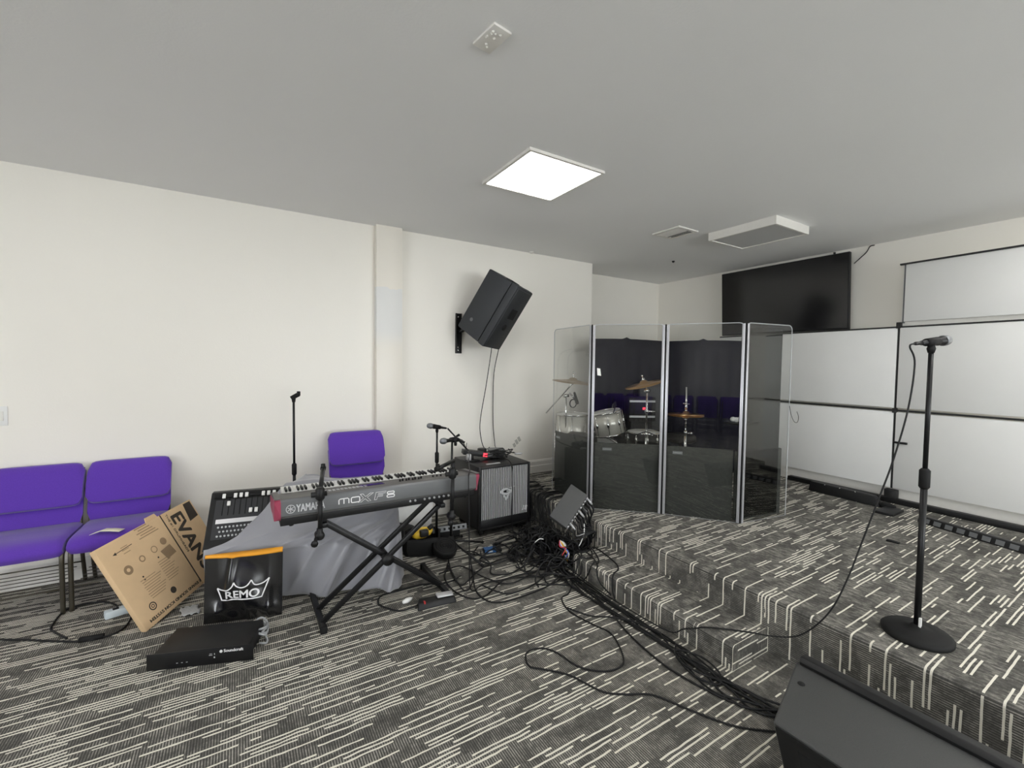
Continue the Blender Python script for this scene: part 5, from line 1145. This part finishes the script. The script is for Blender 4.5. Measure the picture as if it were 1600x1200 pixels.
cable('floor_cable', [(1.85, 2.25, Z0 + .01), (1.92, 2.1, Z0 + .01), (2.02, 2.02, Z0 + .012), (2.10, 1.9, Z0 + .02), (2.14, 1.72, .03)], 'short black cable curving from the meandering loop to the bundle')
cable('floor_cable', [(-1.324, 3.769, Z0), (-1.193, 3.677, Z0), (-1.07, 3.60, Z0), (-0.874, 3.467, Z0), (-0.753, 3.408, Z0), (-0.643, 3.421, Z0), (-0.60, 3.50, Z0), (-.59, 3.60, .02)], 'dark cable crossing the carpet in front of the left purple chairs', r=.006)
cable('floor_cable', [(-0.864, 3.476, .014), (-0.953, 3.62, Z0), (-0.985, 3.70, Z0), (-0.975, 3.899, Z0), (-0.896, 3.94, Z0), (-0.784, 3.91, Z0), (-0.70, 3.78, .02), (-.68, 3.70, .03)], 'dark cable looping under the purple chair to the power strip', r=.006)
tag(obj('cable_connector', MB().tube((-.80, 3.425, .014), (-.69, 3.408, .014), .015), M['rubber'], origin=(-.75, 3.41, 0)), 'thick black inline connector on the cable in front of chairs', 'connector')
G = 'loose cables around the keyboard stand and bass cabinet'
L = {
 'thin black cable from the sustain pedal looping left beneath the keyboard stand': [(1.013, 2.785, .02), (0.904, 2.79, Z0), (0.839, 2.852, Z0), (0.79, 2.95, Z0), (0.829, 3.046, Z0), (0.963, 3.06, Z0), (1.132, 3.06, Z0), (1.30, 2.99, Z0), (1.439, 3.038, Z0)],
 'black cable in a wide loop right of the sustain pedal': [(1.442, 3.291, Z0), (1.32, 3.065, Z0), (1.30, 2.86, Z0), (1.36, 2.70, Z0), (1.473, 2.687, Z0), (1.71, 2.819, Z0), (1.95, 2.79, .015)],
 'black cable sweeping forward from the mic stand feet to the heap': [(1.655, 3.307, Z0), (1.50, 2.95, Z0), (1.43, 2.72, Z0), (1.488, 2.563, Z0), (1.746, 2.546, Z0), (2.05, 2.60, Z0), (2.18, 2.68, .02)],
 'black cable from the stand foot over to the blue device': [(1.42, 3.25, .012), (1.37, 2.90, .012), (1.569, 3.022, .012), (1.759, 3.106, .012), (1.90, 3.12, .012), (2.12, 3.05, .02)],
 'black cable crossing low in front of the mic stand leg': [(1.30, 3.137, .010), (1.50, 3.18, .010), (1.584, 2.893, .012), (1.70, 2.73, .012), (2.0, 2.8, .012), (2.2, 2.78, .03)],
 'black cable coming off the tripod foot in an S curve': [(1.495, 3.42, .012), (1.40, 3.12, .014), (1.36, 2.80, .014), (1.5, 2.942, .014), (1.631, 3.25, .014), (1.80, 3.45, .012)],
 'black cable lying nearest the bass cabinet casters': [(1.66, 3.40, Z0), (1.78, 3.22, .012), (1.95, 3.20, .012), (2.10, 3.30, .012), (2.25, 3.25, .03)],
 'doubled thick black cable bowing forward between stand and heap': [(1.50, 2.80, .018), (1.60, 2.62, .012), (1.80, 2.62, .012), (2.02, 2.72, .012), (2.15, 2.85, .04)],
 'black cable curling round the blue device': [(1.78, 3.36, Z0), (1.74, 3.25, Z0), (1.85, 3.21, Z0), (2.0, 3.24, Z0), (2.03, 3.38, Z0), (1.95, 3.44, Z0)],
 'slack black cable hooked over the tripod leg': [(1.60, 3.35, .05), (1.66, 3.22, .07), (1.72, 3.08, .02), (1.66, 2.95, Z0), (1.78, 2.88, Z0), (1.98, 2.93, .012)],
}
for lb, pts in L.items(): cable('loose_cable', pts, lb, group=G)
cable('step_cable', [(2.47, 2.66, T + .005), (2.46, 2.566, T + .005), (2.409, 2.37, T + .005), (2.349, 2.284, T + .005), (2.27, 2.25, T + .007), (2.228, 2.22, T - .02), (2.215, 2.2, .05), (2.19, 2.15, .02)], 'black cable in a loose hoop over the carpeted step, rear one')
cable('step_cable', [(2.35, 2.64, T + .005), (2.33, 2.545, T + .005), (2.27, 2.42, T + .006), (2.228, 2.38, T - .02), (2.215, 2.33, .06), (2.20, 2.2, .03)], 'black cable crossing the left corner of the carpeted step, front one')
for k in range(5):
    y = 4.0 - .12 * k
    cable('stage_edge_cable', [(2.86 - .02 * k, y + .10, S + .005), (2.72, y + .06, S + .006), (2.60, y, S + .006), (2.562, y - .03, S - .03), (2.55, y - .07, .18), (2.53, y - .12, .05)], 'black cable draped over the carpeted stage edge left of the shield', group='cables draped over the stage edge')

# ================================================================ front microphone stand
MX, MY = 2.855, .757
t = straight_stand(MX, MY, S, 1.735, 1.10, 'black round-base microphone stand on the front edge of stage', .0105, base_r=.14)
obj('white_sticker', MB().box((MX - .019, MY - .019, S + .055), (MX - .004, MY - .010, S + .10), None), M['white'], t)
dm = Vector((.96, -.26, .10)).normalized(); mp = Vector((MX, MY, 1.768))
obj('mic_clip', MB().lathe([(0, .013), (.02, .018), (.04, .012)], (MX, MY, 1.715), (0, 0, 1), 12).lathe([(-.04, .0185), (.04, .022)], mp, dm, 14), M['rubber'], t)
mbse = mp - dm * .075
mic(mbse, dm, 'black handheld microphone with silver grille on the front stage stand')
ce = mbse - dm * .045
cable('microphone_cable', [ce, ce - dm * .025 + Vector((0, .002, -.012)), (2.748, .785, 1.66), (2.742, .80, 1.44), (2.71, .835, 1.20), (2.68, .875, 1.0), (2.64, .92, .78), (2.60, .955, .60), (2.56, 1.0, .43), (2.53, 1.06, .31), (2.50, 1.14, .215), (2.47, 1.25, .165), (2.42, 1.36, T + .006), (2.27, 1.50, T + .006), (2.226, 1.56, T - .02), (2.21, 1.62, .09), (2.19, 1.70, .04), (2.17, 1.95, .035), (2.17, 2.3, .035), (2.2, 2.7, .04)], 'black cable sagging from the front microphone down over stage edge and step', r=.004)

# ================================================================ things on the stage floor
t = empty('light_bar', (5.25, 2.1, S), 'long black light bar in a handle-ended casing at foot of the partition', 'light bar')
a = Vector((5.36, 2.34, S)); b = Vector((5.30, 1.62, S)); d = (b - a).normalized(); n = Vector((d.y, -d.x, 0)); n = n if n.x < 0 else -n
def LB(u, o, z): return a + d * u + n * o + Vector((0, 0, z))
obj('casing', MB().hexa([LB(0, 0, 0), LB(.66, 0, 0), LB(.66, .10, 0), LB(0, .10, 0), LB(.01, .01, .105), LB(.60, .01, .095), LB(.60, .08, .095), LB(.01, .08, .105)]), M['black'], t, bevel=.015)
obj('end_cap', MB().hexa([LB(.66, .02, 0), LB(.76, .03, 0), LB(.76, .07, 0), LB(.66, .09, 0), LB(.66, .02, .06), LB(.76, .03, .04), LB(.76, .07, .04), LB(.66, .09, .06)]), M['rubber'], t, bevel=.008)
mb = MB()
for k in range(3): mb.ball(LB(.16 + .14 * k, .082, .095), .006, 8)
obj('rivets', mb, M['chrome'], t)
tag(obj('base_plate', MB().box((4.98, 1.52, S), (5.24, 1.66, S + .025)), M['black'], bevel=.006, origin=(5.1, 1.6, S)), 'flat black steel base plate in front of the partition foot', 'base plate')
t = empty('black_strip_light', (4.95, 1.0, S), 'long low black strip light lying on stage before the right boards', 'light bar')
a = Vector((5.10, 1.34, S)); b = Vector((4.86, .55, S)); d = (b - a).normalized(); n = Vector((d.y, -d.x, 0)); n = n if n.x < 0 else -n
obj('casing', MB().hexa([LB(0, 0, 0), LB(.85, 0, 0), LB(.85, .09, 0), LB(0, .09, 0), LB(0, .02, .055), LB(.85, .02, .055), LB(.85, .07, .055), LB(0, .07, .055)]), M['black'], t, bevel=.008)
mb = MB()
for k in range(10): mb.hexa([LB(.04 + .08 * k, .09, .012), LB(.09 + .08 * k, .09, .012), LB(.09 + .08 * k, .092, .012), LB(.04 + .08 * k, .092, .012), LB(.04 + .08 * k, .075, .045), LB(.09 + .08 * k, .075, .045), LB(.09 + .08 * k, .079, .047), LB(.04 + .08 * k, .079, .047)])
obj('lens_row', mb, M['kbgrey'], t)
tag(obj('dark_scrap', MB().box((4.235, 1.25, S), (4.27, 1.33, S + .012)), M['rubber'], bevel=.004, origin=(4.25, 1.28, S)), 'tiny black scrap lying alone on the stage carpet', 'scrap')

# ================================================================ floor monitor in the foreground
t = empty('floor_monitor', (1.95, .5, 0), 'large grey-black floor monitor speaker in the right foreground', 'speaker')
MA, MBk = Vector((1.655, .825, .335)), Vector((2.075, .945, .345))     # left end: front upper edge, rear upper edge
L_ = Vector((.02, -1.0, 0)).normalized(); 
A0 = MA; B0 = MBk
Lm = .78
cr = [Vector((1.78, .82, .0)), Vector((2.20, .935, .0)), Vector((2.21, .95, .27)), B0 + Vector((.035, .005, -.035)), B0, A0]
obj('cabinet', MB().prism(cr, L_ * Lm), M['monitor'], t, bevel=.012, seg=3)
gx = (B0 - A0).normalized()
obj('front_shade', MB().prism([A0 + Vector((-.004, -.012, -.012)), A0 + Vector((.002, -.012, -.012)), Vector((1.782, .808, .006)), Vector((1.774, .808, .006))], L_ * (Lm - .03)), M['black'], t)  # black sheet giving the cabinet front its shade by colour
# dark grille strip along the rear upper edge, facing the stage
g0 = B0 + Vector((.004, 0, .004))
obj('grille', MB().prism([g0 + Vector((-.022, -.02, .010)), g0 + Vector((.0, -.015, .024)), g0 + Vector((.055, -.01, .012)), Vector((2.222, .93, .26)), Vector((2.222, .93, .03)), Vector((2.19, .92, .03))], L_ * (Lm - .03)), M['black'], t, bevel=.005)
nrm = gx.cross(L_).normalized(); nrm = nrm if nrm.z > 0 else -nrm
p = A0 + gx * .30 + L_ * .045
obj('pole_socket', MB().lathe([(0, .014), (.003, .012)], p, nrm, 16), M['dark'], t)
def MP(u, v, o): return A0 + gx * u + L_ * v + nrm * o
obj('handle', MB().hexa([MP(.10, .42, -.001), MP(.22, .42, -.001), MP(.22, .62, -.001), MP(.10, .62, -.001), MP(.105, .425, .003), MP(.215, .425, .003), MP(.215, .615, .003), MP(.105, .615, .003)]), M['speaker'], t, bevel=.002)
fa = (Vector((1.78, .82, 0)) - A0).normalized()
def MF(u, v, o): return A0 + fa * u + L_ * v + Vector((-1, 0, 0)) * o
obj('input_panel', MB().hexa([MF(.06, .08, .003), MF(.28, .08, .003), MF(.28, .42, .003), MF(.06, .42, .003), MF(.06, .08, .008), MF(.28, .08, .008), MF(.28, .42, .008), MF(.06, .42, .008)]), M['dark'], t)
obj('rating_label', MB().hexa([MF(.08, .155, .008), MF(.16, .155, .008), MF(.16, .19, .008), MF(.08, .19, .008), MF(.08, .155, .010), MF(.16, .155, .010), MF(.16, .19, .010), MF(.08, .19, .010)]), M['white'], t)
